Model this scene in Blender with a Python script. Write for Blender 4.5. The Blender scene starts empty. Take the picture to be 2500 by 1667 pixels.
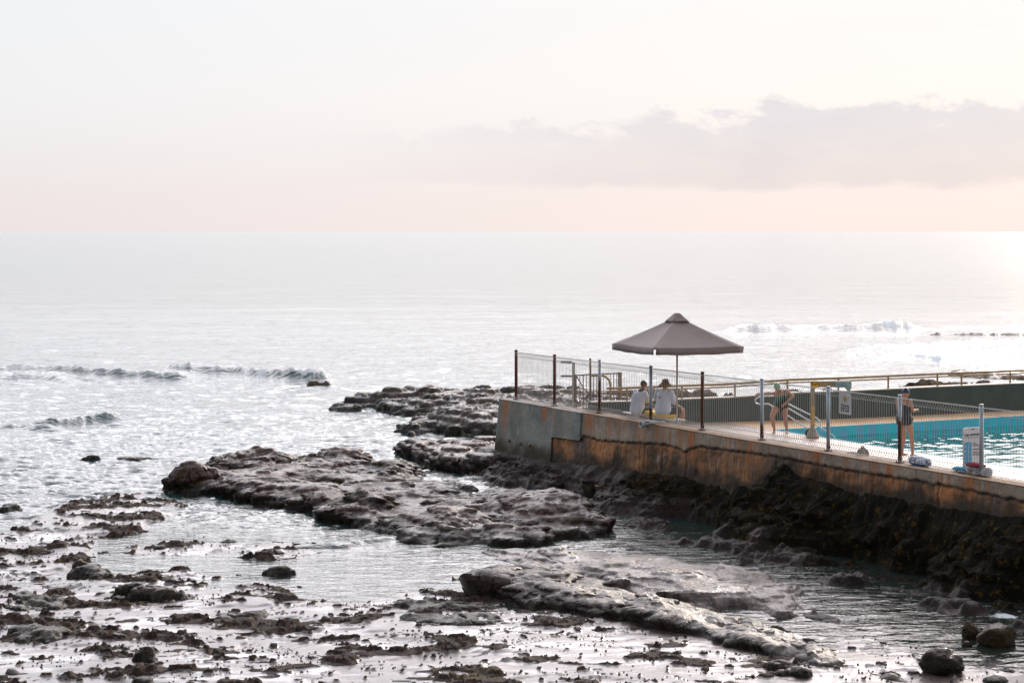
import bpy, bmesh, math, random
import numpy as np
from mathutils import Vector, Matrix
from math import radians, sin, cos, pi, atan2, sqrt
random.seed(7)
SC = bpy.context.scene
COL = SC.collection
F, CX, HY, CH = 4800.0, 1250.0, 565.0, 7.2      # focal length (px of the 2500 px photo), centre, horizon, camera height

# ---------- geometry of the place ----------
def P(px, py, z=0.0):
    """point at height z that a surveyed image position belongs to (used only to measure the plan of the place)"""
    Z = (CH - z) * F / (py - HY)
    return ((px - CX) / F * Z, Z, z)
def D(dx, dy, z=0.0): return P(dx * 1.063, dy * 1.063, z)
UX, UY = 0.4592, -0.8883                          # direction along the sea wall (u); v points seaward
P0 = (0.124, 59.7)
ROT = atan2(UY, UX)
def W(u, v, z=0.0): return Vector((P0[0] + UX*u - UY*v, P0[1] + UY*u + UX*v, z))
def UV(x, y):
    dx, dy = x - P0[0], y - P0[1]
    return UX*dx + UY*dy, -UY*dx + UX*dy
TOPZ, DECK = 2.1, 1.7

# ---------- noise ----------
def _h(ix, iy, seed):
    n = (ix.astype(np.int64) * 374761393 + iy.astype(np.int64) * 668265263 + seed * 974711) & 0xffffffff
    n = ((n ^ (n >> 13)) * 1274126177) & 0xffffffff
    n = n ^ (n >> 16)
    return (n & 0xffff) / 65536.0 * 2 * np.pi
def pn(x, y, seed=0):
    x, y = np.broadcast_arrays(np.asarray(x, float), np.asarray(y, float))
    ix, iy = np.floor(x), np.floor(y); fx, fy = x-ix, y-iy
    sx, sy = fx*fx*fx*(fx*(fx*6-15)+10), fy*fy*fy*(fy*(fy*6-15)+10)
    def g(ox, oy):
        a = _h(ix+ox, iy+oy, seed); return np.cos(a)*(fx-ox) + np.sin(a)*(fy-oy)
    a = g(0,0)*(1-sx) + g(1,0)*sx; b = g(0,1)*(1-sx) + g(1,1)*sx
    return (a*(1-sy) + b*sy) * 1.5
def fbm(x, y, o=4, seed=0, gain=.5):
    s = 0; a = 1; f = 1
    for k in range(o):
        s = s + a*pn(x*f + k*13.7, y*f - k*7.3, seed+k); a *= gain; f *= 2.03
    return s
def ridge(x, y, o=4, seed=0, gain=.5):
    s = 0; a = 1; f = 1
    for k in range(o):
        s = s + a*(1 - np.abs(pn(x*f + k*9.1, y*f, seed+k))*2); a *= gain; f *= 2.03
    return s
def sstep(a, b, x):
    t = np.clip((x-a)/(b-a), 0, 1); return t*t*(3-2*t)

# ---------- scene helpers ----------
def tag(o, label=None, cat=None, group=None, kind=None):
    if label: o['label'] = label
    if cat: o['category'] = cat
    if group: o['group'] = group
    if kind: o['kind'] = kind
    return o
def empty(name, loc, rz=0.0, label=None, cat=None, group=None):
    o = bpy.data.objects.new(name, None); COL.objects.link(o)
    o.location = loc; o.rotation_euler = (0, 0, rz); o.empty_display_size = .1
    return tag(o, label, cat, group)
def link(name, me, mat=None, parent=None, loc=None, rz=None):
    o = bpy.data.objects.new(name, me); COL.objects.link(o)
    if mat:
        for m in (mat if isinstance(mat, (list, tuple)) else [mat]): me.materials.append(m)
    if parent: o.parent = parent
    if loc is not None: o.location = loc
    if rz is not None: o.rotation_euler = (0, 0, rz)
    return o
def grid_mesh(name, X, Y, Z, keep=None, smooth=True, attrs=None):
    R, C = X.shape
    idx = np.arange(R*C).reshape(R, C)
    q = np.stack([idx[:-1,:-1], idx[:-1,1:], idx[1:,1:], idx[1:,:-1]], -1).reshape(-1, 4)
    if keep is not None:
        k = keep[:-1,:-1] | keep[:-1,1:] | keep[1:,1:] | keep[1:,:-1]
        q = q[k.ravel()]
    used = np.zeros(R*C, bool); used[q.ravel()] = True
    remap = np.cumsum(used) - 1; q = remap[q]
    co = np.stack([X.ravel(), Y.ravel(), Z.ravel()], -1)[used].astype(np.float32)
    me = bpy.data.meshes.new(name)
    me.vertices.add(len(co)); me.vertices.foreach_set('co', co.ravel())
    me.loops.add(len(q)*4); me.loops.foreach_set('vertex_index', q.ravel().astype(np.int32))
    me.polygons.add(len(q)); me.polygons.foreach_set('loop_start', (np.arange(len(q))*4).astype(np.int32))
    me.polygons.foreach_set('loop_total', np.full(len(q), 4, np.int32))
    me.update(calc_edges=True); me.validate()
    me.polygons.foreach_set('use_smooth', np.full(len(q), smooth)); me.update()
    if attrs:
        for an, av in attrs.items():
            if av.ndim == 3:
                a = me.color_attributes.new(an, 'FLOAT_COLOR', 'POINT')
                c = np.concatenate([av.reshape(-1, 3)[used], np.ones((used.sum(), 1))], 1)
                a.data.foreach_set('color', c.astype(np.float32).ravel())
            else:
                a = me.attributes.new(an, 'FLOAT', 'POINT'); a.data.foreach_set('value', av.ravel()[used].astype(np.float32))
    return me

# mesh builder for small things
class MB:
    def __init__(s): s.v = []; s.f = []
    def add(s, vs, fs):
        n = len(s.v); s.v += [tuple(v) for v in vs]; s.f += [tuple(i+n for i in f) for f in fs]; return s
    def box(s, x0, x1, y0, y1, z0, z1, bev=0.0):
        if bev:
            b = bev; vs = []
            for z, i in ((z0, b), (z0+b, 0), (z1-b, 0), (z1, b)):
                vs += [(x0+i+b,y0+i,z),(x1-i-b,y0+i,z),(x1-i,y0+i+b,z),(x1-i,y1-i-b,z),(x1-i-b,y1-i,z),(x0+i+b,y1-i,z),(x0+i,y1-i-b,z),(x0+i,y0+i+b,z)]
            fs = [tuple(range(7,-1,-1)), tuple(range(24,32))]
            for k in range(3):
                for j in range(8): fs.append((k*8+j, k*8+(j+1)%8, k*8+8+(j+1)%8, k*8+8+j))
            return s.add(vs, fs)
        return s.add([(x0,y0,z0),(x1,y0,z0),(x1,y1,z0),(x0,y1,z0),(x0,y0,z1),(x1,y0,z1),(x1,y1,z1),(x0,y1,z1)],
                     [(3,2,1,0),(4,5,6,7),(0,1,5,4),(1,2,6,5),(2,3,7,6),(3,0,4,7)])
    def tube(s, pts, r, n=8, closed=False, taper=None):
        pts = [Vector(p) for p in pts]; m = len(pts); rings = []
        prev = None
        for i, p in enumerate(pts):
            if closed: t = (pts[(i+1)%m] - pts[i-1])
            else: t = pts[min(i+1, m-1)] - pts[max(i-1, 0)]
            t.normalize()
            if prev is None:
                a = Vector((0,0,1)) if abs(t.z) < .9 else Vector((1,0,0)); nx = t.cross(a).normalized()
            else:
                nx = (prev - t*prev.dot(t)).normalized()
            prev = nx; ny = t.cross(nx)
            rr = r if taper is None else r*taper[i]
            rings.append([p + nx*cos(2*pi*k/n)*rr + ny*sin(2*pi*k/n)*rr for k in range(n)])
        vs = [v for rg in rings for v in rg]; fs = []
        for i in range(m if closed else m-1):
            j = (i+1) % m
            for k in range(n): fs.append((i*n+k, i*n+(k+1)%n, j*n+(k+1)%n, j*n+k))
        if not closed: fs += [tuple(range(n-1,-1,-1)), tuple((m-1)*n+k for k in range(n))]
        return s.add(vs, fs)
    def ell(s, c, r, seg=14, ring=9, rot=None, a0=0.0, a1=pi):
        vs = []; fs = []
        for i in range(ring+1):
            th = a0 + (a1-a0)*i/ring
            for k in range(seg):
                ph = 2*pi*k/seg
                v = Vector((sin(th)*cos(ph)*r[0], sin(th)*sin(ph)*r[1], cos(th)*r[2]))
                if rot: v = rot @ v
                vs.append(v + Vector(c))
        for i in range(ring):
            for k in range(seg): fs.append((i*seg+k, (i+1)*seg+k, (i+1)*seg+(k+1)%seg, i*seg+(k+1)%seg))
        return s.add(vs, fs)
    def cap(s, a, b, ra, rb, n=12):
        a, b = Vector(a), Vector(b); t = (b-a); L = t.length
        if L < 1e-6: return s.ell(a, (ra,)*3)
        t /= L; pts = []; tp = []
        for k in range(5):
            th = pi/2*(1-k/4.0); pts.append(a - t*ra*sin(th)); tp.append(max(cos(th), .05)*ra)
        for k in range(5):
            th = pi/2*(k/4.0); pts.append(b + t*rb*sin(th)); tp.append(max(cos(th), .05)*rb)
        return s.tube(pts, 1.0, n, taper=tp)
    def mesh(s, name, smooth=False):
        me = bpy.data.meshes.new(name); me.from_pydata(s.v, [], s.f); me.update()
        if smooth: me.polygons.foreach_set('use_smooth', [True]*len(me.polygons))
        return me
    def build(s, name, mat=None, parent=None, smooth=False, loc=None, rz=None):
        return link(name, s.mesh(name, smooth), mat, parent, loc, rz)

# ---------- materials ----------
class NT:
    def __init__(s, nt): s.nt = nt
    def n(s, t, **k):
        nd = s.nt.nodes.new(t)
        for a, b in k.items(): setattr(nd, a, b)
        return nd
    def l(s, a, b): s.nt.links.new(a, b)
    def set(s, sock, v):
        if isinstance(v, bpy.types.NodeSocket): s.l(v, sock)
        elif v is not None: sock.default_value = v
    def m(s, op, a, b=None, c=None, clamp=False):
        nd = s.n('ShaderNodeMath', operation=op); nd.use_clamp = clamp
        s.set(nd.inputs[0], a); s.set(nd.inputs[1], b)
        if c is not None: s.set(nd.inputs[2], c)
        return nd.outputs[0]
    def ss(s, a, b, x):
        nd = s.n('ShaderNodeMapRange', interpolation_type='SMOOTHSTEP')
        s.set(nd.inputs['Value'], x); nd.inputs['From Min'].default_value = a; nd.inputs['From Max'].default_value = b
        return nd.outputs[0]
    def mr(s, x, a, b, c, d):
        nd = s.n('ShaderNodeMapRange'); s.set(nd.inputs['Value'], x)
        for k, v in zip(('From Min','From Max','To Min','To Max'), (a,b,c,d)): nd.inputs[k].default_value = v
        return nd.outputs[0]
    def co(s, kind='Object', scale=(1,1,1), loc=(0,0,0), rot=(0,0,0)):
        tc = s.n('ShaderNodeTexCoord'); mp = s.n('ShaderNodeMapping')
        mp.inputs['Scale'].default_value = scale; mp.inputs['Location'].default_value = loc; mp.inputs['Rotation'].default_value = rot
        s.l(tc.outputs[kind], mp.inputs['Vector']); return mp.outputs[0]
    def noise(s, vec, scale=1, detail=4, rough=.55, dist=0, col=False):
        nd = s.n('ShaderNodeTexNoise'); s.set(nd.inputs['Vector'], vec)
        nd.inputs['Scale'].default_value = scale; nd.inputs['Detail'].default_value = detail
        nd.inputs['Roughness'].default_value = rough; nd.inputs['Distortion'].default_value = dist
        return nd.outputs['Color' if col else 'Fac']
    def vor(s, vec, scale=1, feature='F1', out='Distance'):
        nd = s.n('ShaderNodeTexVoronoi', feature=feature); s.set(nd.inputs['Vector'], vec); nd.inputs['Scale'].default_value = scale
        return nd.outputs[out]
    def ramp(s, fac, stops, interp='LINEAR'):
        nd = s.n('ShaderNodeValToRGB'); e = nd.color_ramp.elements; nd.color_ramp.interpolation = interp
        while len(e) < len(stops): e.new(.5)
        for el, (p, c) in zip(e, stops):
            el.position = p; el.color = (c[0], c[1], c[2], 1) if isinstance(c, (tuple, list)) else (c, c, c, 1)
        s.set(nd.inputs[0], fac); return nd.outputs[0]
    def mix(s, f, a, b, blend='MIX'):
        nd = s.n('ShaderNodeMix', data_type='RGBA', blend_type=blend)
        s.set(nd.inputs[0], f)
        for sk, v in ((nd.inputs[6], a), (nd.inputs[7], b)):
            if isinstance(v, tuple): v = (v[0], v[1], v[2], 1)
            s.set(sk, v)
        return nd.outputs[2]
    def bump(s, h, strength=.5, dist=.02, normal=None):
        nd = s.n('ShaderNodeBump'); s.l(h, nd.inputs['Height']); s.set(nd.inputs['Strength'], strength)
        nd.inputs['Distance'].default_value = dist
        if normal is not None: s.l(normal, nd.inputs['Normal'])
        return nd.outputs[0]
    def attr(s, name, out='Fac'):
        nd = s.n('ShaderNodeAttribute'); nd.attribute_name = name; return nd.outputs[out]
def new_mat(name):
    m = bpy.data.materials.new(name); m.use_nodes = True; nt = NT(m.node_tree)
    b = m.node_tree.nodes['Principled BSDF']; return m, nt, b
def bset(nt, b, **k):
    names = dict(col='Base Color', rough='Roughness', metal='Metallic', ior='IOR', nrm='Normal', coat='Coat Weight', crough='Coat Roughness', cnrm='Coat Normal', spec='Specular IOR Level', alpha='Alpha', sss='Subsurface Weight', sheen='Sheen Weight', trans='Transmission Weight', cior='Coat IOR')
    for a, v in k.items():
        if isinstance(v, tuple) and len(v) == 3: v = (*v, 1)
        nt.set(b.inputs[names[a]], v)
def simple(name, col, rough=.6, metal=0, var=.25, scale=6, bump=.0, stretch=(1,1,1), spots=None, **k):
    m, nt, b = new_mat(name)
    v = nt.co('Object', stretch); n = nt.noise(v, scale, 5, .6)
    c = nt.mix(nt.mr(n, .3, .7, 0, 1), tuple(x*(1-var) for x in col), tuple(min(1, x*(1+var)) for x in col))
    if spots:
        sc, lo, hi, scale2 = spots[0], spots[1], spots[2], spots[3]
        c = nt.mix(nt.ss(lo, hi, nt.noise(nt.co('Object', stretch, (5,3,1)), scale2, 6, .65)), c, sc)
    bset(nt, b, col=c, rough=nt.mr(n, .2, .8, max(rough-.12, .02), min(rough+.12, 1)), metal=metal, **k)
    if bump: bset(nt, b, nrm=nt.bump(nt.noise(v, scale*4, 4), bump, .01))
    return m
# ---------- camera ----------
cam = bpy.data.cameras.new('camera'); camo = bpy.data.objects.new('camera', cam); COL.objects.link(camo)
cam.sensor_width = 36; cam.lens = F/2500*36; cam.shift_y = (HY-833.5)/2500
cam.clip_start = .5; cam.clip_end = 200000
camo.location = (0, 0, CH); camo.rotation_euler = (pi/2, 0, 0); SC.camera = camo
# ---------- light ----------
SUN_AZ, SUN_EL = radians(19), radians(13)
sl = bpy.data.lights.new('sun', 'SUN'); sl.energy = 1.7; sl.angle = radians(3.5); sl.color = (1, .86, .72)
so = bpy.data.objects.new('sun', sl); COL.objects.link(so)
sd = Vector((sin(SUN_AZ)*cos(SUN_EL), cos(SUN_AZ)*cos(SUN_EL), sin(SUN_EL)))
so.rotation_euler = sd.to_track_quat('Z', 'Y').to_euler(); so.location = (20, 60, 40)
w = bpy.data.worlds.new('World'); SC.world = w; w.use_nodes = True
n = NT(w.node_tree); bg = w.node_tree.nodes['Background']
sky = n.n('ShaderNodeTexSky', sky_type='NISHITA'); sky.sun_disc = False; sky.sun_elevation = SUN_EL; sky.sun_rotation = SUN_AZ
tc = n.n('ShaderNodeTexCoord'); sx = n.n('ShaderNodeSeparateXYZ'); n.l(tc.outputs['Generated'], sx.inputs[0])
x_, y_, z_ = sx.outputs
az = n.m('ARCTAN2', x_, y_); el = n.m('ARCSINE', z_)
# clear-air gradient by elevation (radians); 0 at the horizon
base = n.ramp(n.m('DIVIDE', el, 1.5708, clamp=True), [
    (0.0, (.86,.775,.755)), (.012, (.865,.79,.775)), (.028, (.875,.84,.83)), (.045, (.90,.88,.87)), (.07, (.89,.89,.895)), (.2, (1.0,.95,.985)), (1.0, (.62,.70,.80))])
# bright veil of thin cloud around and above the hidden sun, dimmer sky behind the viewer
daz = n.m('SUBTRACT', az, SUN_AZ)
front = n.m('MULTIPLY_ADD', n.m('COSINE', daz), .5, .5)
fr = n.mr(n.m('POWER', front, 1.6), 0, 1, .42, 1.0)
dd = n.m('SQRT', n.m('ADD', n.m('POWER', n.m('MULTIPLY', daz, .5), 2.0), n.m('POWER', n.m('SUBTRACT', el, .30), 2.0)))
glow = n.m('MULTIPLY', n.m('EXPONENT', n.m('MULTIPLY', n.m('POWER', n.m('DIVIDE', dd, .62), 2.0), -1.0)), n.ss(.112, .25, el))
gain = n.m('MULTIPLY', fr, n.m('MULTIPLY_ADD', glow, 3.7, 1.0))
side = n.ss(-.3, .30, az)
warm = n.mix(side, (.985,1.0,1.02), (1.03,.99,.965))
c0 = n.mix(1.0, base, warm, 'MULTIPLY')
# cloud bank over the horizon
cv = n.n('ShaderNodeCombineXYZ'); n.set(cv.inputs[0], az); n.set(cv.inputs[1], n.m('MULTIPLY', el, 2.1)); cv.inputs[2].default_value = .3
n1 = n.noise(cv.outputs[0], 19, 9, .58, .25); n2 = n.noise(cv.outputs[0], 7, 3, .5)
mid = n.mr(az, -.08, .25, .038, .0425)
half = n.mr(az, -.06, .12, .0140, .0225)
e0 = n.m('DIVIDE', n.m('SUBTRACT', el, mid), half)
sharpb = n.m('ADD', n.m('SUBTRACT', 1.0, n.m('POWER', n.m('ABSOLUTE', e0), 2.4)), n.m('MULTIPLY', n.m('SUBTRACT', n1, .5), n.mr(e0, -1, .8, 1.2, 6.5)))
cover = n.m('MULTIPLY', n.ss(-.13, .05, n.m('ADD', az, n.m('MULTIPLY', n.m('SUBTRACT', n2, .5), .12))), n.ss(-.05, .55, sharpb))
dens = n.m('MULTIPLY', cover, n.m('MULTIPLY', n.mr(az, -.10, .12, .35, 1.0), n.mr(n1, .3, .7, .75, 1.1)))
ccol = n.mix(n.m('MULTIPLY_ADD', n.noise(cv.outputs[0], 22, 5, .6), 1.6, -.45, clamp=True), (.65,.605,.63), (.74,.675,.675))
ccol = n.mix(n.ss(-.4, .8, e0), ccol, (.635,.63,.68))
c1 = n.mix(n.m('MULTIPLY', dens, .68, clamp=True), c0, ccol)
# high streaks, mostly right and above
sv = n.n('ShaderNodeCombineXYZ'); n.set(sv.inputs[0], n.m('MULTIPLY', az, 2.0)); n.set(sv.inputs[1], n.m('MULTIPLY', el, 16)); 
st = n.m('MULTIPLY', n.ss(.50, .72, n.noise(sv.outputs[0], 2.6, 6, .55)), n.m('MULTIPLY', n.ss(.075, .125, el), n.ss(.0, .30, az)))
c2 = n.mix(n.m('MULTIPLY', st, .6), c1, (.86,.74,.72))
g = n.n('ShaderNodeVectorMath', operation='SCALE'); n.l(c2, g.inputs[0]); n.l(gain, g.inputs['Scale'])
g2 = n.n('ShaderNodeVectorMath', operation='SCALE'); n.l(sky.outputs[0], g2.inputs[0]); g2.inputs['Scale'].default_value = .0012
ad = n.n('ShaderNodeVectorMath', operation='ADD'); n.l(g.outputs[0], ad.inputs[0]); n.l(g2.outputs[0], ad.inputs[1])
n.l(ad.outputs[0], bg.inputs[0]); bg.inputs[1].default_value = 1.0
SC.view_settings.view_transform = 'Standard'; SC.view_settings.look = 'None'; SC.view_settings.exposure = 0.1; SC.view_settings.gamma = 1
SC.render.engine = 'CYCLES'; SC.cycles.max_bounces = 6; SC.cycles.sample_clamp_indirect = 6; SC.cycles.caustics_reflective = False; SC.cycles.caustics_refractive = False

# ---------- sea ----------
dfar = [.6, 1.2, 2.5, 4.5, 7, 10]
drow = np.concatenate([dfar, np.linspace(12, 340, 190), np.linspace(341.5, 1260, 640), [1500, 2200, 4000]])
Zr = CH*F/drow
tcol = np.concatenate([[-3,-1.2,-.6,-.4], np.linspace(-.29, .29, 1120), [.4,.6,1.2,3]])
Yg = np.repeat(Zr[:,None], len(tcol), 1); Xg = Yg*tcol[None,:]
def zone(dx, dy, rx, ry):                         # soft plan ellipse measured from survey positions
    x0, y0, _ = D(dx-rx, dy); x1, _, _ = D(dx+rx, dy)
    ya = D(dx, dy+ry)[1]; yb = D(dx, max(dy-ry, 545))[1]
    return (x0+x1)/2, (ya+yb)/2, (x1-x0)/2, (yb-ya)/2
def zmask(z, X, Y): return np.exp(-(((X-z[0])/z[2])**2 + ((Y-z[1])/z[3])**2))
cs, sn = cos(.25), sin(.25)
Xa, Ya = Xg*cs + Yg*sn, -Xg*sn + Yg*cs
wob = fbm(Xg/6, Yg/6, 3, 5)
big = pn(Xg/4.2 + wob*.5, Yg/1.7 + wob, 1)
med = pn(Xa/2.1 + wob, Ya/.70, 2) + .5*pn(Xg/1.0, Yg/.45 + wob, 12)
sml = fbm(Xa/.85, Ya/.27, 3, 3)
sharp = lambda q: 1 - np.abs(q)*1.6
amp = sstep(36, 58, Yg)*.85 + .15
calm = 1 - .93*np.clip(zmask(zone(600, 1330, 520, 90), Xg, Yg) + zmask(zone(250, 1250, 300, 50), Xg, Yg) + zmask(zone(1250, 1500, 700, 120), Xg, Yg) + zmask(zone(300,1460,500,120), Xg, Yg), 0, 1)
uu, vv = UV(Xg, Yg)
chan = sstep(-6.5, -4.0, vv)*sstep(.5, -.5, vv)*sstep(6, 9, uu)
right_in = sstep(19, 24, uu)*sstep(-9, -4, vv)
amp = amp*calm*(1-.5*chan)
fadeM = sstep(220, 90, Yg); fadeS = sstep(95, 55, Yg)
Hs = amp*(.045*big + .060*sharp(med)*fadeM + .058*sml*fadeS)
Hs += .012*right_in*(sharp(med) + sml*.8)
Hs += .05*pn(Xg/22, Yg/9, 31)*sstep(70, 110, Yg)
Hs -= .055*amp
foam = np.zeros_like(Hs)
def crest(pts, h, wf, wb, fo=0, fade=.12, seed=50):
    """a wave crest: steep towards the shore, long towards the sea"""
    global Hs, foam
    pp = [D(*p) for p in pts]; px = np.array([p[0] for p in pp]); py = np.array([p[1] for p in pp])
    s = (Xg-px[0])/(px[-1]-px[0]); yc = np.interp(Xg, px, py) + .5*pn(Xg/1.8, Yg*0, seed)
    env = sstep(-fade*.0, fade, s)*sstep(1, 1-fade, s)*(.85+.35*pn(Xg/5, Yg/9, seed+1)+.2*pn(Xg/.7,Yg/3,seed+5))
    d = Yg-yc; prof = np.where(d < 0, np.exp(-(d/wf)**2), np.exp(-(d/wb)**2))
    Hs = Hs + h*env*prof + h*.16*env*prof*ridge((Xg+Yg*.3)/.5, Yg/.9, 3, seed+3)
    if fo: foam = np.maximum(foam, fo*env*np.where(d < 0, np.exp(-(d/(wf*1.7))**2), np.exp(-(d/(wf*.35))**2))*sstep(-.5, .35, pn(Xg/1.1, Yg/2.5, seed+2)+.2))
crest([(-90,853),(60,851),(200,860),(330,868),(470,872)], .38, .55, 3.0, .0, .12, 51)
crest([(-90,866),(40,862),(180,872),(300,880)], .2, .4, 2.0, .0, .2, 53)
crest([(360,853),(450,855),(540,857),(640,868),(780,872)], .42, .6, 3.5, .8, .12, 61)
crest([(-40,872),(80,868),(180,880)], .3, .5, 1.8, .0, .3, 67)
crest([(60,980),(160,974),(220,967),(300,960)], .34, .42, 1.6, .1, .25, 71)
crest([(-40,985),(60,985),(160,992)], .2, .4, 1.3, 0, .3, 74)
crest([(1640,764),(1800,760),(1900,758),(2000,758),(2140,756)], .46, .6, 7, .0, .15, 81)
crest([(1980,757),(2060,757),(2200,752),(2420,750)], .12, 1.5, 6, 1.1, .1, 84)
crest([(1960,826),(2080,818),(2150,828),(2240,812),(2420,800)], .26, 1.6, 4, 1.2, .12, 91)
crest([(1900,812),(2080,806),(2240,795),(2440,785)], .4, 2.0, 4, 1.1, .15, 93)
crest([(640,1262),(700,1258),(800,1256),(850,1250)], .09, .18, .4, .7, .3, 96)
crest([(780,1256),(860,1244),(935,1238)], .10, .16, .4, .6, .3, 98)
foam = np.maximum(foam, .45*zmask(zone(790,1255,150,16), Xg, Yg))
foam = np.maximum(foam, 1.1*zmask(zone(2230, 825, 150, 26), Xg, Yg))
foam = np.maximum(foam, 1.0*zmask(zone(2060, 768, 70, 6), Xg, Yg))
foam = np.maximum(foam, .55*zmask(zone(790, 890, 60, 8), Xg, Yg))
foam = np.maximum(foam, .6*zmask(zone(2330, 1415, 120, 22), Xg, Yg))
foam = np.maximum(foam, .5*zmask(zone(1790, 1252, 120, 12), Xg, Yg))
foam = np.maximum(foam, .42*zmask(zone(260, 1035, 120, 16), Xg, Yg))
foam = np.maximum(foam, .35*zmask(zone(1100, 960, 110, 26), Xg, Yg))
foam = np.clip(foam*(1+.9*fbm(Xg/.6, Yg/1.1, 4, 40)), 0, 1.3)
me = grid_mesh('sea', Xg, Yg, Hs, attrs={'foam': foam})
ms, nt, b = new_mat('sea_water')
pos = nt.n('ShaderNodeNewGeometry').outputs['Position']
sp = nt.n('ShaderNodeSeparateXYZ'); nt.l(pos, sp.inputs[0]); yy = sp.outputs[1]
rp = nt.n('ShaderNodeMapping'); nt.l(pos, rp.inputs[0]); rp.inputs['Scale'].default_value = (1.4, 3.4, 1); rp.inputs['Rotation'].default_value = (0,0,.15)
rq = nt.n('ShaderNodeMapping'); nt.l(pos, rq.inputs[0]); rq.inputs['Scale'].default_value = (.22, .5, 1)
hb = nt.m('ADD', nt.noise(rp.outputs[0], 1.0, 4, .6, .3), nt.m('MULTIPLY', nt.noise(rq.outputs[0], 1.0, 5, .62), 1.5))
rw = nt.n('ShaderNodeMapping'); nt.l(pos, rw.inputs[0]); rw.inputs['Scale'].default_value = (.035,.11,1)
hb = nt.m('ADD', hb, nt.m('MULTIPLY', nt.noise(rw.outputs[0], 1.0, 6, .65), nt.mr(yy, 90, 400, 0, 16)))
bst = nt.ramp(nt.m('DIVIDE', yy, 400.0, clamp=True), [(.07, .3), (.12, .8), (.2, .9), (.5, .38), (1, .22)])
nb = nt.bump(hb, bst, .085)
fo = nt.attr('foam'); fn = nt.noise(nt.co('Object', (1,.7,1)), 3.2, 8, .72)
fm = nt.m('MULTIPLY', nt.ss(.62, .80, nt.m('ADD', nt.m('MULTIPLY', fo, .62), nt.m('MULTIPLY', fn, .62))), nt.ss(.02,.12,fo))
rg = nt.ramp(nt.m('DIVIDE', yy, 400.0, clamp=True), [(.07, .05), (.2, .08), (.35, .12), (1, .16)])
deep = nt.mix(nt.ss(30, 75, yy), (.020,.026,.020), (.016,.052,.056))
bset(nt, b, col=nt.mix(fm, deep, (.60,.65,.69)), rough=nt.m('MAXIMUM', rg, nt.m('MULTIPLY', fm, .7)), ior=1.34, nrm=nb)
sea = link('sea', me, ms); tag(sea, 'pale grey sea reflecting the dawn sky, rippled near the rocks', None, kind='structure')
# ---------- rocks ----------
def rock_mat(name, c_dark, c_mid, c_lite, wet=.6, rough=.35, algae=(.045,.030,.010), algae_amt=.09, bump=1.0, water_dark=.0, zdry=None, spec=.35, film=.8):
    m, nt, b = new_mat(name)
    pos = nt.n('ShaderNodeNewGeometry').outputs['Position']; sp = nt.n('ShaderNodeSeparateXYZ'); nt.l(pos, sp.inputs[0])
    n1 = nt.noise(pos, .9, 6, .62, .3); n2 = nt.noise(pos, 5.0, 6, .65); n3 = nt.noise(pos, 22, 5, .7)
    mp = nt.n('ShaderNodeMapping'); nt.l(pos, mp.inputs[0]); mp.inputs['Scale'].default_value = (.9,.9,9); mp.inputs['Rotation'].default_value = (.05,.08,0)
    lay = nt.noise(mp.outputs[0], 1.5, 4, .6, .4)
    c = nt.mix(nt.ss(.36, .64, n1), c_dark, c_mid)
    c = nt.mix(nt.ss(.48, .78, n2), c, c_lite)
    c = nt.mix(nt.m('MULTIPLY', nt.ss(.52, .62, lay), .45), c, c_dark)
    c = nt.mix(nt.m('MULTIPLY', nt.ss(1-algae_amt-.42, 1-algae_amt-.36, nt.noise(pos, 1.6, 7, .7)), .8), c, algae)
    # black lichen and weed at the water line, raised to paint shade on fronts
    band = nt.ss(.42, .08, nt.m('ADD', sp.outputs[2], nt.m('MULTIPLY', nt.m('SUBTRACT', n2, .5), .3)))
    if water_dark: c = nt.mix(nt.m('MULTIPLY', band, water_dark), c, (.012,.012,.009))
    vc = nt.vor(pos, 1.3, 'DISTANCE_TO_EDGE'); 
    wp = nt.n('ShaderNodeVectorMath', operation='ADD'); nt.l(pos, wp.inputs[0]); nt.l(nt.noise(pos, 1.8, 4, .6, col=True), wp.inputs[1])
    vc = nt.vor(wp.outputs[0], .9, 'DISTANCE_TO_EDGE')
    crack = nt.ss(.0, .018, vc)
    h = nt.m('ADD', nt.m('MULTIPLY', n2, .9), nt.m('ADD', nt.m('MULTIPLY', n3, .35), nt.m('MULTIPLY', crack, .25)))
    h = nt.m('ADD', h, nt.m('MULTIPLY', lay, .5))
    nb = nt.bump(h, 1.0*bump, .13)
    rr = nt.mr(nt.noise(pos, 2.4, 5, .6), .3, .7, max(rough-.16, .06), rough+.2)
    ct = nt.mr(n1, .35, .65, wet, wet*.35)
    nzz = nt.n('ShaderNodeSeparateXYZ'); nt.l(nt.n('ShaderNodeNewGeometry').outputs['Normal'], nzz.inputs[0])
    ct = nt.m('MULTIPLY', nt.m('MULTIPLY', nt.ss(.86, .985, nzz.outputs[2]), film), nt.ss(.38, .56, nt.noise(pos, 1.2, 5, .6)))
    if zdry: c = nt.mix(nt.m('MULTIPLY', nt.mr(nt.m('ADD', sp.outputs[2], nt.m('MULTIPLY', nt.m('SUBTRACT', n2, .5), .12)), zdry+.01, zdry+.07, 0, 1), .75), c, (.022,.015,.010))
    if zdry: ct = nt.m('MULTIPLY', ct, nt.mr(nt.m('ADD', sp.outputs[2], nt.m('MULTIPLY', nt.m('SUBTRACT', n2, .5), .06)), zdry, zdry+.05, 1.0, .06))
    bset(nt, b, col=c, rough=rr, nrm=nb, spec=spec, coat=ct, crough=.2, cior=1.4, cnrm=nt.bump(h, .55*bump, .08))
    return m
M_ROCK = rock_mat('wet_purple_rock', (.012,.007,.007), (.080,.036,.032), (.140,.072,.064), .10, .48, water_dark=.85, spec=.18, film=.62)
M_FAR = rock_mat('dark_weathered_rock', (.010,.007,.006), (.036,.024,.021), (.070,.048,.042), .05, .6, water_dark=.8)
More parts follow.
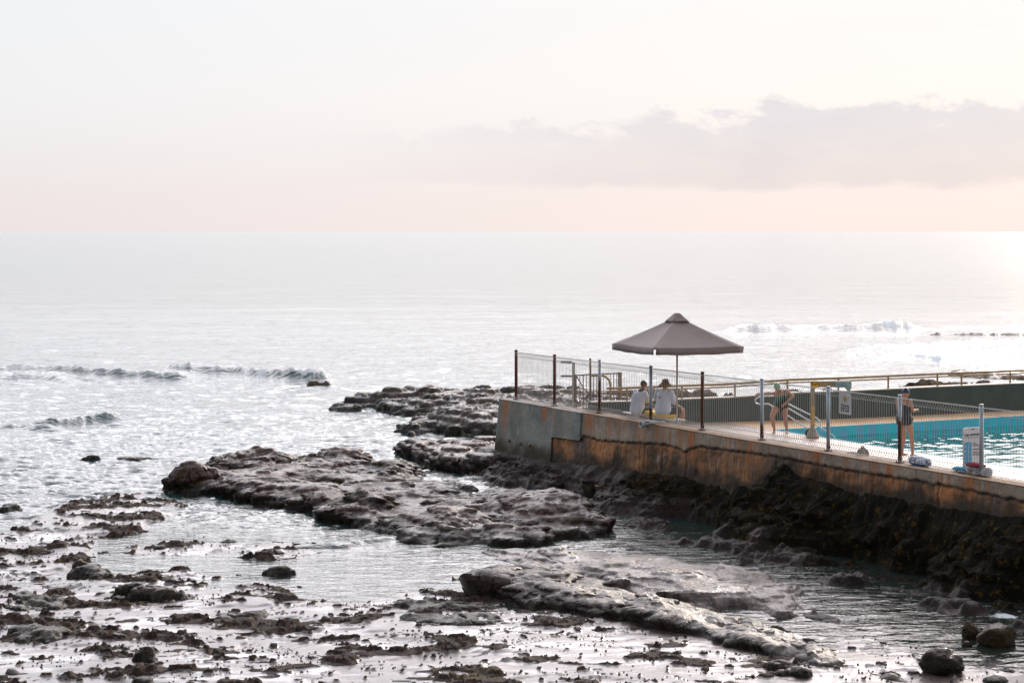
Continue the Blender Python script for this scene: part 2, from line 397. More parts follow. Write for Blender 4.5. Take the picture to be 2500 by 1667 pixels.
M_SHELF = rock_mat('wet_shelf_rock', (.035,.027,.024), (.085,.060,.054), (.15,.115,.108), 1.0, .24, algae_amt=.10, bump=.5, zdry=.055)
def shelf_mat():
    m, nt, b = new_mat('wet_flat_shelf_rock')
    pos = nt.n('ShaderNodeNewGeometry').outputs['Position']; cr = nt.attr('crust')
    mp = nt.n('ShaderNodeMapping'); nt.l(pos, mp.inputs[0]); mp.inputs['Scale'].default_value = (1.2, 5, 1); mp.inputs['Rotation'].default_value = (0,0,-.45)
    n1 = nt.noise(pos, 1.0, 6, .6, .3); n2 = nt.noise(pos, 7, 6, .65); n3 = nt.noise(pos, 26, 4, .7); sk = nt.noise(mp.outputs[0], .8, 6, .62, .5)
    cf = nt.ss(.30, .60, nt.m('ADD', cr, nt.m('MULTIPLY', nt.m('SUBTRACT', n2, .5), .9)))
    c = nt.mix(nt.ss(.4, .65, n1), (.045,.031,.028), (.10,.072,.066)); c = nt.mix(nt.m('MULTIPLY', nt.ss(.5, .68, sk), .7), c, (.035,.026,.022))
    cc = nt.mix(nt.ss(.42, .62, n2), (.012,.008,.006), (.062,.036,.024)); cc = nt.mix(nt.ss(.6,.72,n1), cc, (.07,.045,.012))
    hs = nt.m('ADD', nt.m('MULTIPLY', n2, .35), nt.m('MULTIPLY', sk, .9)); hc_ = nt.m('ADD', nt.m('MULTIPLY', n2, 1.2), nt.m('MULTIPLY', n3, .7))
    h = nt.n('ShaderNodeMix'); nt.l(cf, h.inputs[0]); nt.l(hs, h.inputs[2]); nt.l(hc_, h.inputs[3])
    st = nt.mr(cf, 0, 1, .38, 1.0)
    nb = nt.bump(h.outputs[0], st, .06)
    dull = nt.ss(.40, .60, nt.m('ADD', nt.m('MULTIPLY', sk, .6), nt.m('MULTIPLY', n1, .4)))
    dull = nt.m('MAXIMUM', dull, nt.m('MULTIPLY', nt.attr('damp'), .9))
    bset(nt, b, col=nt.mix(cf, c, cc), rough=nt.mr(cf, 0, 1, .36, .75), spec=nt.mr(cf, 0, 1, .5, .15), nrm=nb, coat=nt.m('MULTIPLY', nt.mr(cf, 0, 1, 1.0, .0), nt.mr(dull, 0, 1, .9, .12)), crough=nt.mr(dull, 0, 1, .12, .24), cior=1.45, cnrm=nt.bump(hs, .30, .05))
    return m
M_FLAT = shelf_mat()
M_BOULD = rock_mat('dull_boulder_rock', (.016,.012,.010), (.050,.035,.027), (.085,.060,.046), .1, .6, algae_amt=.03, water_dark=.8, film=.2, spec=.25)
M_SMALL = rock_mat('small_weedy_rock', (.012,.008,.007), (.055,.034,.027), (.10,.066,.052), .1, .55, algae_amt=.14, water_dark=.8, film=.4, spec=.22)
M_SLAB = rock_mat('damp_slab_rock', (.035,.024,.021), (.10,.068,.062), (.155,.112,.105), .5, .38, algae_amt=.06, bump=.7, film=.62)
M_MOSS = rock_mat('mossy_rock', (.006,.006,.004), (.014,.012,.007), (.034,.024,.010), .12, .62, (.055,.034,.008), .17, 1.3)
M_TAN = rock_mat('tan_reef_rock', (.12,.085,.06), (.30,.22,.155), (.46,.34,.25), .2, .55, algae_amt=.08)

def lump(xl, xr, yf, yt, h, p=3.0, rough=.28, rot=0, tx=0, ty=0):
    """plan ellipse of a rock mass: left, right, waterline, skyline (survey positions) and height"""
    ya = D(0, yf)[1]; yb = (CH-h)*F/(yt*1.063-HY); yb = max(yb, ya+.35)
    yc = (ya+yb)/2; s = yc/F
    x0, x1 = (xl*1.063-CX)*s, (xr*1.063-CX)*s
    return dict(x=(x0+x1)/2, y=yc, rx=(x1-x0)/2, ry=(yb-ya)/2, h=h, p=p, rough=rough, rot=rot, tx=tx, ty=ty)
def lumps_height(X, Y, ls, seed, k=.05, floor=-.9):
    e1 = fbm(X/1.6, Y/1.6, 5, seed, .55); out = np.full(X.shape, floor)
    for i, L in enumerate(ls):
        c, s = cos(L['rot']), sin(L['rot']); dx, dy = X-L['x'], Y-L['y']
        a, bq = (dx*c+dy*s)/L['rx'], (-dx*s+dy*c)/L['ry']
        sc = min(1.0, .8/min(L['rx'], L['ry']) + .35)
        e2 = fbm(X/.42+i, Y/.42, 4, seed+3, .6)*np.clip(.5/min(L['rx'], L['ry']), 0, 1)*.9
        r = np.sqrt(a*a+bq*bq) + L['rough']*(sc*e1 + e2) + .12*pn(X*1.3+i*7, Y*1.3, seed+9)
        hh = L['h']*(1 - np.clip(r, 0, 3)**L['p'])*(1 + L['tx']*a + L['ty']*bq)
        hh = np.where(r > 1, -(r-1)*min(L['rx'], L['ry'])*1.6, hh)
        hh = np.maximum(hh, floor)
        mx = np.maximum(out, hh); out = mx + k*np.log(np.exp((out-mx)/k)+np.exp((hh-mx)/k)) - k*.0
    return out
def poly_sdf(X, Y, pts):
    pts = np.array(pts); n_ = len(pts); d = np.full(X.shape, 1e9); ins = np.zeros(X.shape, bool)
    for i in range(n_):
        ax, ay = pts[i]; bx, by = pts[(i+1) % n_]; ex, ey = bx-ax, by-ay
        t = np.clip(((X-ax)*ex+(Y-ay)*ey)/(ex*ex+ey*ey), 0, 1)
        d = np.minimum(d, (X-ax-t*ex)**2+(Y-ay-t*ey)**2)
        c = ((ay > Y) != (by > Y)) & (X < (bx-ax)*(Y-ay)/(by-ay+1e-12)+ax); ins ^= c
    d = np.sqrt(d); return np.where(ins, d, -d)
def rock_detail(X, Y, H, seed, amp=1.0, step=.14, strata=.6):
    w = sstep(-.4, .25, H)
    H = H + w*amp*(.15*fbm((X*.95+Y*.3)/1.9, (Y-X*.3)/1.5, 4, seed+20, .42) + .045*ridge((X*.9+Y*.4)/1.0, (Y-X*.4)/.8, 4, seed+30, .45) - .06)
    t = H/step + .35*fbm(X/3, Y/3, 2, seed+40) + .25*X/step*.06
    fl = np.floor(t); fr = t-fl; st = (fl + sstep(.62, .98, fr))
    H2 = H + (st - t)*step*strata*w
    q = fbm(X/2.4 + 30, Y/2.0, 3, seed+50, .4); H2 = H2 - .07*amp*w*np.exp(-(q/.018)**2)
    return H2 + w*amp*.016*fbm(X/.16, Y/.2, 3, seed+60)*sstep(-.3, .4, fbm(X/1.5, Y/1.5, 2, seed+65))
def make_rock(name, ls, mat, seed, dx=.032, dy=.075, amp=1.0, step=.14, strata=.6, pad=.9, k=.05, bottom=-.32, over=.0, base=0.0, poly=None, hp=None, wid=.3, dents=(), edge=.28, front=None, fw=2.0):
    pq = None
    if poly:
        pq = [D(*q)[:2] for q in poly]; ax_ = [q[0] for q in pq]; ay_ = [q[1] for q in pq]
        x0, x1, y0, y1 = min(ax_)-pad, max(ax_)+pad, min(ay_)-pad, max(ay_)+pad
    else: x0 = min(L['x']-max(L['rx'], L['ry'] if L['rot'] else 0) for L in ls)-pad; x1 = max(L['x']+max(L['rx'], L['ry'] if L['rot'] else 0) for L in ls)+pad; y0 = min(L['y']-max(L['ry'], L['rx'] if L['rot'] else 0) for L in ls)-pad; y1 = max(L['y']+max(L['ry'], L['rx'] if L['rot'] else 0) for L in ls)+pad
    X, Y = np.meshgrid(np.arange(x0, x1, dx), np.arange(y0, y1, dy))
    H = lumps_height(X, Y, ls, seed, k) if ls else np.full(X.shape, -.9)
    if poly:
        sd_ = poly_sdf(X, Y, pq) + edge*fbm(X/1.3, Y/1.5, 5, seed+70, .55)
        hx = np.interp((X/Y*F+CX)/1.063, [a for a, _ in hp], [b_ for _, b_ in hp])
        pl = np.where(sd_ > 0, hx*(1-np.exp(-sd_/wid))*1.08 + .10*fbm(X/2.2, Y/2.6, 3, seed+80)*np.minimum(sd_, 1), sd_*1.3); pl = np.maximum(pl, -.9)
        if front:
            fq = [D(*q) for q in front]; fx = [q[0] for q in fq]; fy = [q[1] for q in fq]
            df = Y - np.interp(X, fx, fy) + edge*fbm(X/1.1, Y/1.5, 4, seed+75, .6) - .18
            hx = hx*(1+.38*fbm(X/1.5, Y/3, 3, seed+74, .5)); wl = fw*(.55+.6*hx/.5); lay = np.floor(df/.42 + .5*fbm(X/2, Y/2, 2, seed+77))
            pl = np.where(df > 0, hx*(1-np.exp(-df/.10))*np.clip(1.06-.85*np.clip(df/wl, 0, 1.3), -.3, 2) + .03*pn(lay*3.1, X/3, seed+78)*sstep(0, .3, df) + .05*fbm(X/1.8, Y/1.0, 3, seed+79)*sstep(0, .5, df), df*2.0)
            pl = np.where(sd_ > 0, pl*(1-np.exp(-sd_/.28)), np.minimum(pl, sd_)); pl = np.maximum(pl, -.9)
        H = np.minimum(H, np.where(sd_ > 0, 9, sd_*1.3)); mx = np.maximum(H, pl); H = mx + k*np.log(np.exp((H-mx)/k)+np.exp((pl-mx)/k))
    for (qx, qy, rx_, ry_, dp) in dents:
        z_ = zone(qx, qy, rx_, ry_); H = H - dp*zmask(z_, X, Y)**.8
    H = rock_detail(X, Y, H, seed, amp, step, strata)
    if over:                                       # undercut faces: rock leans out above the water line
        gy, gx = np.gradient(H, dy, dx); g = np.sqrt(gx*gx+gy*gy)+1e-6
        o = over*sstep(.5, 2.0, g)*sstep(.0, .35, H)*np.clip(.9-H, 0, 1)
        Xd, Yd = X - gx/g*o, Y - gy/g*o
    else: Xd, Yd = X, Y
    me = grid_mesh(name, Xd, Yd, H + base, keep=H > bottom)
    return link(name, me, mat)
# far headland
A1 = [lump(850,965,940,884,.6,2.4), lump(930,1080,945,876,.62,2.4), lump(1050,1190,905,870,.62,4), lump(905,1010,988,952,.4,2.2), lump(960,1160,1000,920,.62,2.4), lump(1040,1200,960,895,.6,2.2)]
PA = [(745,940),(790,944),(850,938),(900,950),(965,964),(905,990),(940,1002),(1010,993),(1080,1003),(1150,1005),(1260,1010),(1330,985),(1500,960),(1480,925),(1300,908),(1190,893,.2),(1180,878,.7),(1100,874,.7),(1050,879,.7),(1000,884,.6),(940,878,.6),(880,883,.5),(850,908,.2),(790,928)]
o = make_rock('rock_outcrop', A1, M_FAR, 101, .05, .11, 1.9, .22, .45, over=.25, poly=PA, hp=[(745,.1),(850,.35),(1100,.5),(1500,.35)])
tag(o, 'dark jagged headland rock sloping into the sea just left of the wall corner', 'rock', 'rock outcrops in the sea')
A3 = [lump(905,1010,1060,1003,.40,2.6), lump(965,1130,1085,998,.5,3.0), lump(1240,1420,1160,1110,.4,3,.2)]
PA3 = [(905,1034),(950,1058),(1000,1075),(1060,1088),(1120,1088),(1180,1078),(1220,1100),(1250,1118),(1310,1126),(1380,1148),(1480,1160),(1560,1180),(1620,1165,.4),(1400,1115,.5),(1145,1040,.6),(1180,1000,.5),(1060,998,.5),(960,1003,.4),(915,1018,.3)]
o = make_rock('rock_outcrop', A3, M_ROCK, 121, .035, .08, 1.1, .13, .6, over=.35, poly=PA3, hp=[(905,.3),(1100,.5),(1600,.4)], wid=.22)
tag(o, 'flat brown ledge with a dark undercut along the foot of the wall end', 'rock', 'rock outcrops in the sea')
# large central outcrop
B = [lump(378,520,1130,1058,.78,3), lump(470,700,1120,1008,.85,2.4), lump(680,880,1090,1016,.68,2.4), lump(600,760,1170,1100,.36,2.4,.2),
     lump(740,930,1205,1105,.66,2.0,.2), lump(930,1160,1245,1140,.55,2.0,.2), lump(1090,1395,1235,1108,.66,2.6,.15), lump(980,1250,1252,1190,.36,2.6,.2), lump(850,960,1120,1050,.34,2.2)]
PB = [(376,1098),(395,1132),(500,1140),(560,1150),(640,1162),(700,1178),(750,1198),(800,1208),(860,1226),(925,1244),(1010,1253),(1150,1254),(1248,1256),(1290,1242),(1340,1236),(1392,1226),(1396,1208,.1),(1350,1165,.4),(1290,1130,.4),(1200,1105,.35),(1090,1112,.3),(1060,1090,.25),(985,1082,.2),(945,1065,.2),(860,1045,.4),(810,1024,.45),(700,1026,.5),(640,1016,.6),(560,1020,.55),(510,1034,.5),(470,1062,.45),(410,1066,.5),(385,1080,.35)]
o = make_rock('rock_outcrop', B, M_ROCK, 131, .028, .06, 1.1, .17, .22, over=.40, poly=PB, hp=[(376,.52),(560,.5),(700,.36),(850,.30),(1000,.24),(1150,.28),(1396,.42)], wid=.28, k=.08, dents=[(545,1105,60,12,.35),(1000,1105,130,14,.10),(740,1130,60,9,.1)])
tag(o, 'largest brown rock in the middle of the water, cracked and hollowed with wet pools', 'rock', 'rock outcrops in the sea')
# slab to the right of the long ridge
PS = [(1120,1268),(1180,1300),(1290,1330),(1400,1352),(1470,1392),(1600,1402),(1700,1400),(1800,1414),(1835,1394),(1853,1347,.15),(1780,1312,.2),(1720,1292,.2),(1600,1277,.25),(1500,1264,.2),(1400,1257,.2),(1280,1248,.2),(1180,1252,.15)]
S = [lump(1200,1330,1300,1252,.26,2.4), lump(1340,1510,1365,1330,.30,2.5), lump(1480,1640,1395,1355,.28,2.5)]
o = make_rock('rock_slab', S, M_SLAB, 141, .024, .05, .5, .08, .5, over=.15, poly=PS, hp=[(1120,.16),(1400,.22),(1850,.28)], wid=.3, k=.06)
tag(o, 'broad flat pinkish slab with fine cracks between the long ridge and the dark channel', 'rock', 'rock outcrops in the sea')
# long ridge, rounded snout at left, tapering towards the right corner
PR = [(1040,1330),(1055,1352),(1110,1372),(1190,1398),(1270,1415),(1400,1425),(1520,1455),(1640,1482),(1760,1512),(1880,1540),(2000,1562),(2110,1572),(2090,1552,.05),(1990,1522),(1850,1478),(1700,1424),(1580,1386),(1470,1352),(1350,1322),(1250,1308),(1130,1300,.2),(1070,1308,.3),(1042,1318,.25)]
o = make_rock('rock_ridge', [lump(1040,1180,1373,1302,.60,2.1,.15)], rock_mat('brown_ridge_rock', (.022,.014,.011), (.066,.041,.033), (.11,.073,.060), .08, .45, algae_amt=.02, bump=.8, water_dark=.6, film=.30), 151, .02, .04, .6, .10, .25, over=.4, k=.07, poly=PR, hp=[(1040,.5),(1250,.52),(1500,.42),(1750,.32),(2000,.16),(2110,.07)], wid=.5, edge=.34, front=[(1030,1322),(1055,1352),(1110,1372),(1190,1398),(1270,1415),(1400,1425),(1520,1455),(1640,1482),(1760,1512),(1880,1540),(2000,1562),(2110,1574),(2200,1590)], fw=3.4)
tag(o, 'long smooth brown ridge of rock with a rounded snout, running to the bottom right', 'rock', 'rock outcrops in the sea')

# small separate rocks: (xl, xr, yfront, ytop, h, label)
SM = [
 (690,752,882,872,.24,'orange brown weed covered rock awash in the breaking wave'),
 (185,245,1056,1044,.18,'small black rock awash, left of the big brown rock'),
 (255,340,1054,1040,.14,'low broken row of rock awash beside the big brown rock'),
 (0,48,1178,1142,.28,'black rock at the left edge level with the submerged reef'),
 (0,30,1250,1226,.22,'brown rock cut by the left edge above the weedy flat'),
 (76,118,1258,1237,.22,'small dark rock with orange weed near the left edge'),
 (150,258,1335,1283,.34,'rounded rock with orange weed patches on its left shoulder'),
 (0,165,1412,1328,.36,'layered brown rock at the left edge with a dark undercut'),
 (90,180,1432,1402,.16,'low dark slab just below the layered brown rock'),
 (240,428,1395,1335,.40,'flat topped slab with a weedy crown and a cracked front'),
 (0,160,1495,1405,.32,'broad black rounded rock at the lower left edge'),
 (300,374,1532,1480,.42,'dark peaked boulder near the bottom left'),
 (235,305,1542,1515,.2,'smooth brown hump leaning against the dark peaked boulder'),
 (5,90,1562,1526,.28,'dark lumpy rock in the bottom left corner'),
 (240,300,1480,1445,.26,'pair of black knobs above the dark peaked boulder'),
 (350,385,1262,1244,.18,'small black rock in the shallows left of the foaming wave'),
 (500,545,1248,1226,.16,'ragged dark rock awash above the shallow pool'),
 (610,668,1278,1254,.2,'dark ridged rock between the shallows and the foaming wave'),
 (718,742,1272,1260,.12,'small pointed black rock in front of the foaming wave'),
 (612,668,1322,1298,.16,'low grey rock hump in the bright shallow pool'),
 (780,845,1410,1382,.2,'isolated dark hump on the wet shelf in the middle'),
 (300,360,1590,1560,.3,'mossy rock at the bottom edge left of centre'),
 (1415,1447,1432,1405,.2,'small triangular black rock against the foot of the long ridge'),
 (1270,1345,1462,1435,.18,'weedy brown hump below the snout of the long ridge'),
 (880,1180,1450,1355,.22,'ragged weedy ledge in front of the snout of the long ridge'),
 (1745,1870,1562,1528,.26,'brown hump at the bottom below the tapering ridge'),
 (1650,1700,1590,1560,.2,'brown hump cut by the bottom edge of the picture'),
 (1920,1985,1545,1520,.14,'flat oval stone at the foot of the tapering ridge'),
 (2040,2080,1560,1538,.14,'small brown stone at the end of the tapering ridge'),
 (480,620,1440,1385,.12,'low grey weed speckled swell of rock left of centre'),
 (890,1000,1420,1372,.10,'grey knobbly patch of rock on the wet shelf'),
 (195,270,1418,1388,.14,'small brown hump right of the layered brown rock'),
]
for i, (xl, xr, yf, yt, h, lab) in enumerate(SM):
    h *= .72; yt = yt + (yf-yt)*.12
    L = [lump(xl, xr, yf, yt, h, 1.3 if (h > .3 and xr-xl < 100) else 1.9, .45)]
    w_ = xr-xl
    if w_ > 90: L += [lump(xl+w_*.1, xl+w_*.55, yf-(yf-yt)*.3, yt+2, h*1.05, 3.2, .3), lump(xl+w_*.5, xr-w_*.05, yf-2, yt+(yf-yt)*.2, h*.9, 3.0, .3)]
    far = yf < 900
    o = make_rock('rock', L, rock_mat('weedy_orange_rock', (.04,.022,.008), (.11,.06,.018), (.2,.12,.04), .2, .5) if far else M_SMALL, 300+i*11, .05 if far else .022, .1 if far else .045, 1.0, .09, .3, pad=.5, k=.03, over=.12)
    tag(o, lab, 'rock', 'small rocks on the shelf')
# loose boulders (closed rounded stones)
def boulder(name, x, y, w, h, d, z, seed, mat, label, ang=.0, peak=0):
    n = 40; th = np.linspace(0.001, pi-.001, n); ph = np.linspace(0, 2*pi, 2*n+1)
    T, Q = np.meshgrid(th, ph, indexing='ij')
    sx_, sy_, sz_ = np.sin(T)*np.cos(Q), np.sin(T)*np.sin(Q), np.cos(T)
    r = 1 + .16*pn(sx_*1.3+seed, sy_*1.3+sz_*1.1, seed) + .10*pn(sz_*2+seed, sx_*2-sy_, seed+1) + .03*fbm(sx_*5+sz_*3, sy_*5-sz_*2, 3, seed+2)
    for k in range(7):                              # worn facets
        rs = np.random.RandomState(seed*10+k); nv = rs.normal(size=3); nv /= np.linalg.norm(nv)
        dt = (sx_*nv[0]+sy_*nv[1]+sz_*nv[2])*r; r = np.where(dt > .80, r*(1-.75*(dt-.80)/np.maximum(dt,.1)), r)
    X, Y, Z = sx_*r*w/2, sy_*r*d/2, sz_*r*h*.56 + h*.40
    X = X + peak*(Z/h)*w
    me = grid_mesh(name, X, Y, Z)
    return tag(link(name, me, mat, loc=(x, y, z), rz=ang), label, 'boulder', 'loose boulders in the shallows')
def put_boulder(xc, yf, wpx, hpx, seed, mat, lab, ang=0, peak=0):
    x, y, _ = D(xc, yf-5); s = y/F*1.063
    boulder('boulder', x, y+wpx*s*.3, wpx*s, hpx*s*.98, wpx*s*.8, -.04, seed, mat, lab, ang, peak)
put_boulder(2168, 1560, 104, 68, 3, M_BOULD, 'brown rounded boulder on the wet stones at the bottom right', .2)
put_boulder(2297, 1492, 96, 62, 5, M_MOSS, 'large black rounded boulder standing in the channel at the right', .5)
put_boulder(2232, 1472, 52, 46, 8, M_MOSS, 'black wedge shaped boulder touching the left of the large black one', 1.2, -.15)
put_boulder(2222, 1489, 24, 18, 9, M_MOSS, 'small black stone below the black wedge shaped boulder', .3)
put_boulder(2318, 1556, 50, 18, 12, M_BOULD, 'low dark stone at the right edge below the black boulders', .3)
put_boulder(2290, 1578, 70, 26, 14, M_BOULD, 'dark stone cut by the bottom edge in the right corner', .9)
put_boulder(1850, 1512, 66, 22, 16, M_SHELF, 'smooth oval stone in the pool beside the ridge', .1)

# wet rock platform (terrain)
X, Y = np.meshgrid(np.arange(-12.5, 13.5, .026), np.concatenate([np.arange(27, 44, .05), np.arange(44, 62, .075)]))
u_, v_ = UV(X, Y)
left = sstep(3, -6, X + (Y-35)*.25)
und = (.05+.03*left)*fbm(X/3.4, Y/2.4, 4, 201, .5) + .010*ridge((X*.9+Y*.45)/1.6, (Y*.9-X*.45)/.5, 3, 211) - .005
plat = np.full(X.shape, -.55)
def plate(dx, dy, rx, ry, h):
    global plat
    z = zone(dx, dy, rx, ry); r = np.sqrt(((X-z[0])/z[2])**2 + ((Y-z[1])/z[3])**2) + .22*fbm(X/1.5, Y/1.5, 5, 221)
    plat = np.maximum(plat, np.where(r < 1, h, h - (r-1)*.5))
plate(150, 1470, 440, 130, .085); plate(700, 1500, 700, 105, .06); plate(1300, 1520, 700, 95, .055); plate(230, 1190, 130, 40, .09); plate(40, 1280, 150, 50, .06)
plate(540, 1410, 300, 32, .06); plate(1850, 1590, 420, 60, .02); plate(420, 1252, 130, 22, .0); plate(640, 1265, 90, 18, -.01); plate(1100, 1580, 1400, 60, .03)
plate(2080, 1520, 120, 30, -.02); plate(1000, 1400, 160, 40, .02)
plat = plat + und
crk = fbm((X*.9+Y*.42)/2.6, (Y*.9-X*.42)/.9, 3, 231); plat -= .05*np.exp(-(crk/.012)**2)*sstep(-.2, 0, plat)
pm_ = fbm(X/1.7, Y/1.1, 4, 251, .55) + .30*(left-.5) + .15*fbm(X/.35, Y/.35, 3, 253)
damp = sstep(-.15, .35, fbm(X/2.8+9, Y/1.6, 4, 257, .5) + .55*(left-.35)); crust = sstep(.27, .55, pm_)*sstep(-.12, -.02, plat)
knob = sstep(.10, .55, fbm(X/.42, Y/.45, 4, 241, .6))
plat = plat + crust*(.03 + .065*knob*(.4+.7*left) + .014*fbm(X/.13, Y/.16, 3, 281, .6))
iso = sstep(.62, .80, fbm(X/.33+5, Y/.33, 3, 291, .5))*sstep(-.06, .0, plat); plat = plat + .045*iso; crust = np.maximum(crust, iso)
st_ = plat/.07 + .3*fbm(X/3, Y/3, 2, 293); fr_ = st_-np.floor(st_); plat = plat + .35*.07*((np.floor(st_)+sstep(.6,.95,fr_))-st_)*sstep(-.05,.05,plat)
me = grid_mesh('rock_shelf', X, Y, plat, keep=(plat > -.30) & (v_ < -1.5), attrs={'crust': crust, 'damp': damp})
shelf = link('rock_shelf', me, M_FLAT); tag(shelf, 'wet tidal rock shelf with shallow pools across the foreground', None, kind='structure')

# rock bank under the wall (height at wall foot surveyed along the wall)
wf = [(1200,1094),(1290,1112),(1349,1124),(1420,1131),(1557,1150),(1676,1162),(1760,1178),(1825,1189),(1870,1160),(1893,1138),(1910,1132),(1944,1160),(2030,1184),(2117,1204),(2174,1215),(2280,1236),(2365,1249),(2500,1262),(2700,1290)]
uw = np.linspace(-1.5, 30, 400); pw = [W(u, -.42, 1.4) for u in uw]
pxw = np.array([CX + F*p.x/p.y for p in pw]); dzw = np.array([p.y for p in pw])
yw = np.interp(pxw, [a for a, _ in wf], [b_ for _, b_ in wf]); zw = CH - (yw-HY)/F*dzw
uu2 = np.arange(-2.2, 30, .04); vv2 = np.arange(-6.5, .25, .05)
Ug, Vg = np.meshgrid(uu2, vv2)
zfoot = np.interp(Ug, uw, zw) + .04*fbm(Ug/.5, Vg*0, 3, 301)
ed = np.clip(-1.7 - .5*np.sin(Ug*.9) + .9*fbm(Ug/3, Vg*0+.5, 3, 311) + .4*sstep(14, 20, Ug), -2.6, -1.0)
t = np.clip((-.35 - Vg + .12*fbm(Ug/.6, Vg/.6, 4, 315))/(-.35-ed), 0, 3)
prof = np.where(t < 1, (1-t)**.8*(1-.15*np.sin(t*3)), -(t-1)*.9)
Hb = zfoot*np.clip(prof, -1, 1)
Hb = np.where(Vg > -.35, zfoot-.02, Hb)
lowshelf = .24*np.exp(-((Vg+2.4)/1.1)**4)*sstep(.05, .5, fbm(Ug/2.3, Vg/1.5, 3, 321)+.25)*sstep(9.5, 12, Ug)
Hb = np.maximum(Hb, lowshelf-.12)
wgt = sstep(-.38, -.8, Vg)
Hb = Hb + wgt*(.16*fbm(Ug/1.4, Vg/1.0, 5, 331) + .08*ridge(Ug/.6, Vg/.5, 4, 341) - .06 + .03*fbm(Ug/.12, Vg/.12, 3, 343))
tt = Hb/.16; Hb = Hb + wgt*.5*.16*((np.floor(tt)+sstep(.5,1,tt-np.floor(tt)))-tt)
mossw = sstep(9, 15, Ug)*sstep(-2.6, -1.6, Vg + .6*fbm(Ug/1.5, Vg/1.5, 3, 351))
mossw = np.maximum(mossw, .75*sstep(5, 9, Ug)*sstep(.25,.6,Hb))
Vg = Vg - wgt*(.20*fbm(Ug/.7, Hb/.45+Vg*.5, 4, 361, .6) + .05)*sstep(.1,.4,Hb)
PX = P0[0] + UX*Ug - UY*Vg; PY = P0[1] + UY*Ug + UX*Vg
me = grid_mesh('rock_bank', PX, PY, Hb, keep=(Hb > -.32), attrs={'moss': mossw})
mb, nt, b = new_mat('bank_rock')
pos = nt.n('ShaderNodeNewGeometry').outputs['Position']
n1 = nt.noise(pos, 1.1, 6, .62, .3); n2 = nt.noise(pos, 6, 6, .65); n3 = nt.noise(pos, 24, 5, .7)
cr = nt.mix(nt.ss(.4, .65, n1), (.016,.011,.010), (.055,.037,.032)); cr = nt.mix(nt.ss(.5,.75,n2), cr, (.10,.070,.062))
cm_ = nt.mix(nt.ss(.45, .7, n1), (.007,.007,.004), (.022,.016,.006)); cm_ = nt.mix(nt.ss(.54,.70,n2), cm_, (.10,.060,.014)); cm_ = nt.mix(nt.ss(.60,.70,n3), cm_, (.06,.045,.02))
mw = nt.ss(.35, .65, nt.m('ADD', nt.attr('moss'), nt.m('MULTIPLY', nt.m('SUBTRACT', n2, .5), .5)))
h = nt.m('ADD', n2, nt.m('MULTIPLY', n3, .5))
bset(nt, b, col=nt.mix(mw, cr, cm_), rough=nt.mr(mw, 0, 1, .5, .8), nrm=nt.bump(h, .9, .10), coat=nt.mr(mw, 0, 1, .06, .0), crough=.22, spec=nt.mr(mw, 0, 1, .22, .12))
bank = link('rock_bank', me, mb)
tag(bank, 'dark algae covered rock bank sloping from the foot of the concrete wall into the channel', 'rock', 'rock outcrops in the sea')

# reef behind the pool
def pushv(L): return L
BR = [lump(1180,1500,925,890,.55,4,.2), lump(1300,1700,915,893,.35,4,.25), lump(1920,2340,925,900,.6,4,.14), lump(2040,2300,915,886,.8,4,.15), lump(1700,1880,915,902,.35,4), lump(2250,2700,915,886,.5,4,.14)]
XB, YB = None, None
x0 = min(L['x']-L['rx'] for L in BR)-1; x1 = max(L['x']+L['rx'] for L in BR)+1
y0 = min(L['y']-L['ry'] for L in BR)-2; y1 = max(L['y']+L['ry'] for L in BR)+1
XB, YB = np.meshgrid(np.arange(x0, x1, .07), np.arange(y0, y1, .12))
ub, vb = UV(XB, YB)
Hr = lumps_height(XB, YB, BR, 401, .05); Hr = rock_detail(XB, YB, Hr, 401, .8, .18, .5)
me = grid_mesh('reef_rock', XB, YB, Hr, keep=(Hr > -.32) & ((ub < 4.0) | (vb > 60)))
tag(link('reef_rock', me, M_TAN), 'tan rock reef rising behind the dark green pool wall and its railing', 'rock', 'rock outcrops in the sea')
o = make_rock('reef_rock', [lump(2180,2500,872,836,.30,4,.3)], M_TAN, 421, .09, .3, .5, .12, .4)
tag(o, 'low speckled reef rock in front of the white foam at the right edge', 'rock', 'rock outcrops in the sea')
o = make_rock('reef_rock', [lump(2090,2500,769,763,.18,3,.3)], M_TAN, 431, .12, .4, .5, .12, .4)
tag(o, 'thin brown reef awash behind the far breaking wave at the right', 'rock', 'rock outcrops in the sea')

# periwinkles and limpets dotted over the shelf
rs = np.random.RandomState(11); vs = []; fs = []
def scatter(n_, X_, Y_, H_, maskf, smin, smax):
    i = rs.randint(0, X_.shape[0], n_*6); j = rs.randint(0, X_.shape[1], n_*6)
    x, y, h_ = X_[i, j], Y_[i, j], H_[i, j]; m = maskf(x, y, h_); x, y, h_ = x[m][:n_], y[m][:n_], h_[m][:n_]
    for a, b_, c in zip(x, y, h_):
        r = rs.uniform(smin, smax); n0 = len(vs); q = rs.uniform(0, 6)
        for k in range(5): vs.append((a+r*cos(q+k*1.257), b_+r*sin(q+k*1.257), c-.01))
        for k in range(5): vs.append((a+r*.75*cos(q+k*1.257), b_+r*.75*sin(q+k*1.257), c+r*.7))
        vs.append((a, b_, c+r*1.25))
        for k in range(5):
            k2 = (k+1) % 5; fs.append((n0+k, n0+k2, n0+5+k2, n0+5+k)); fs.append((n0+5+k, n0+5+k2, n0+10))
scatter(3600, X, Y, plat, lambda x, y, h_: (h_ > -.06) & (fbm(x/1.1, y/1.1, 3, 501) > .12) & (x < 9), .008, .024)
me = bpy.data.meshes.new('sea_snails'); me.from_pydata(vs, [], fs)
tag(link('sea_snails', me, simple('snail_shell', (.018,.016,.014), .5)), 'tiny black sea snails dotted over the wet rock shelf', 'sea snails', kind='stuff')
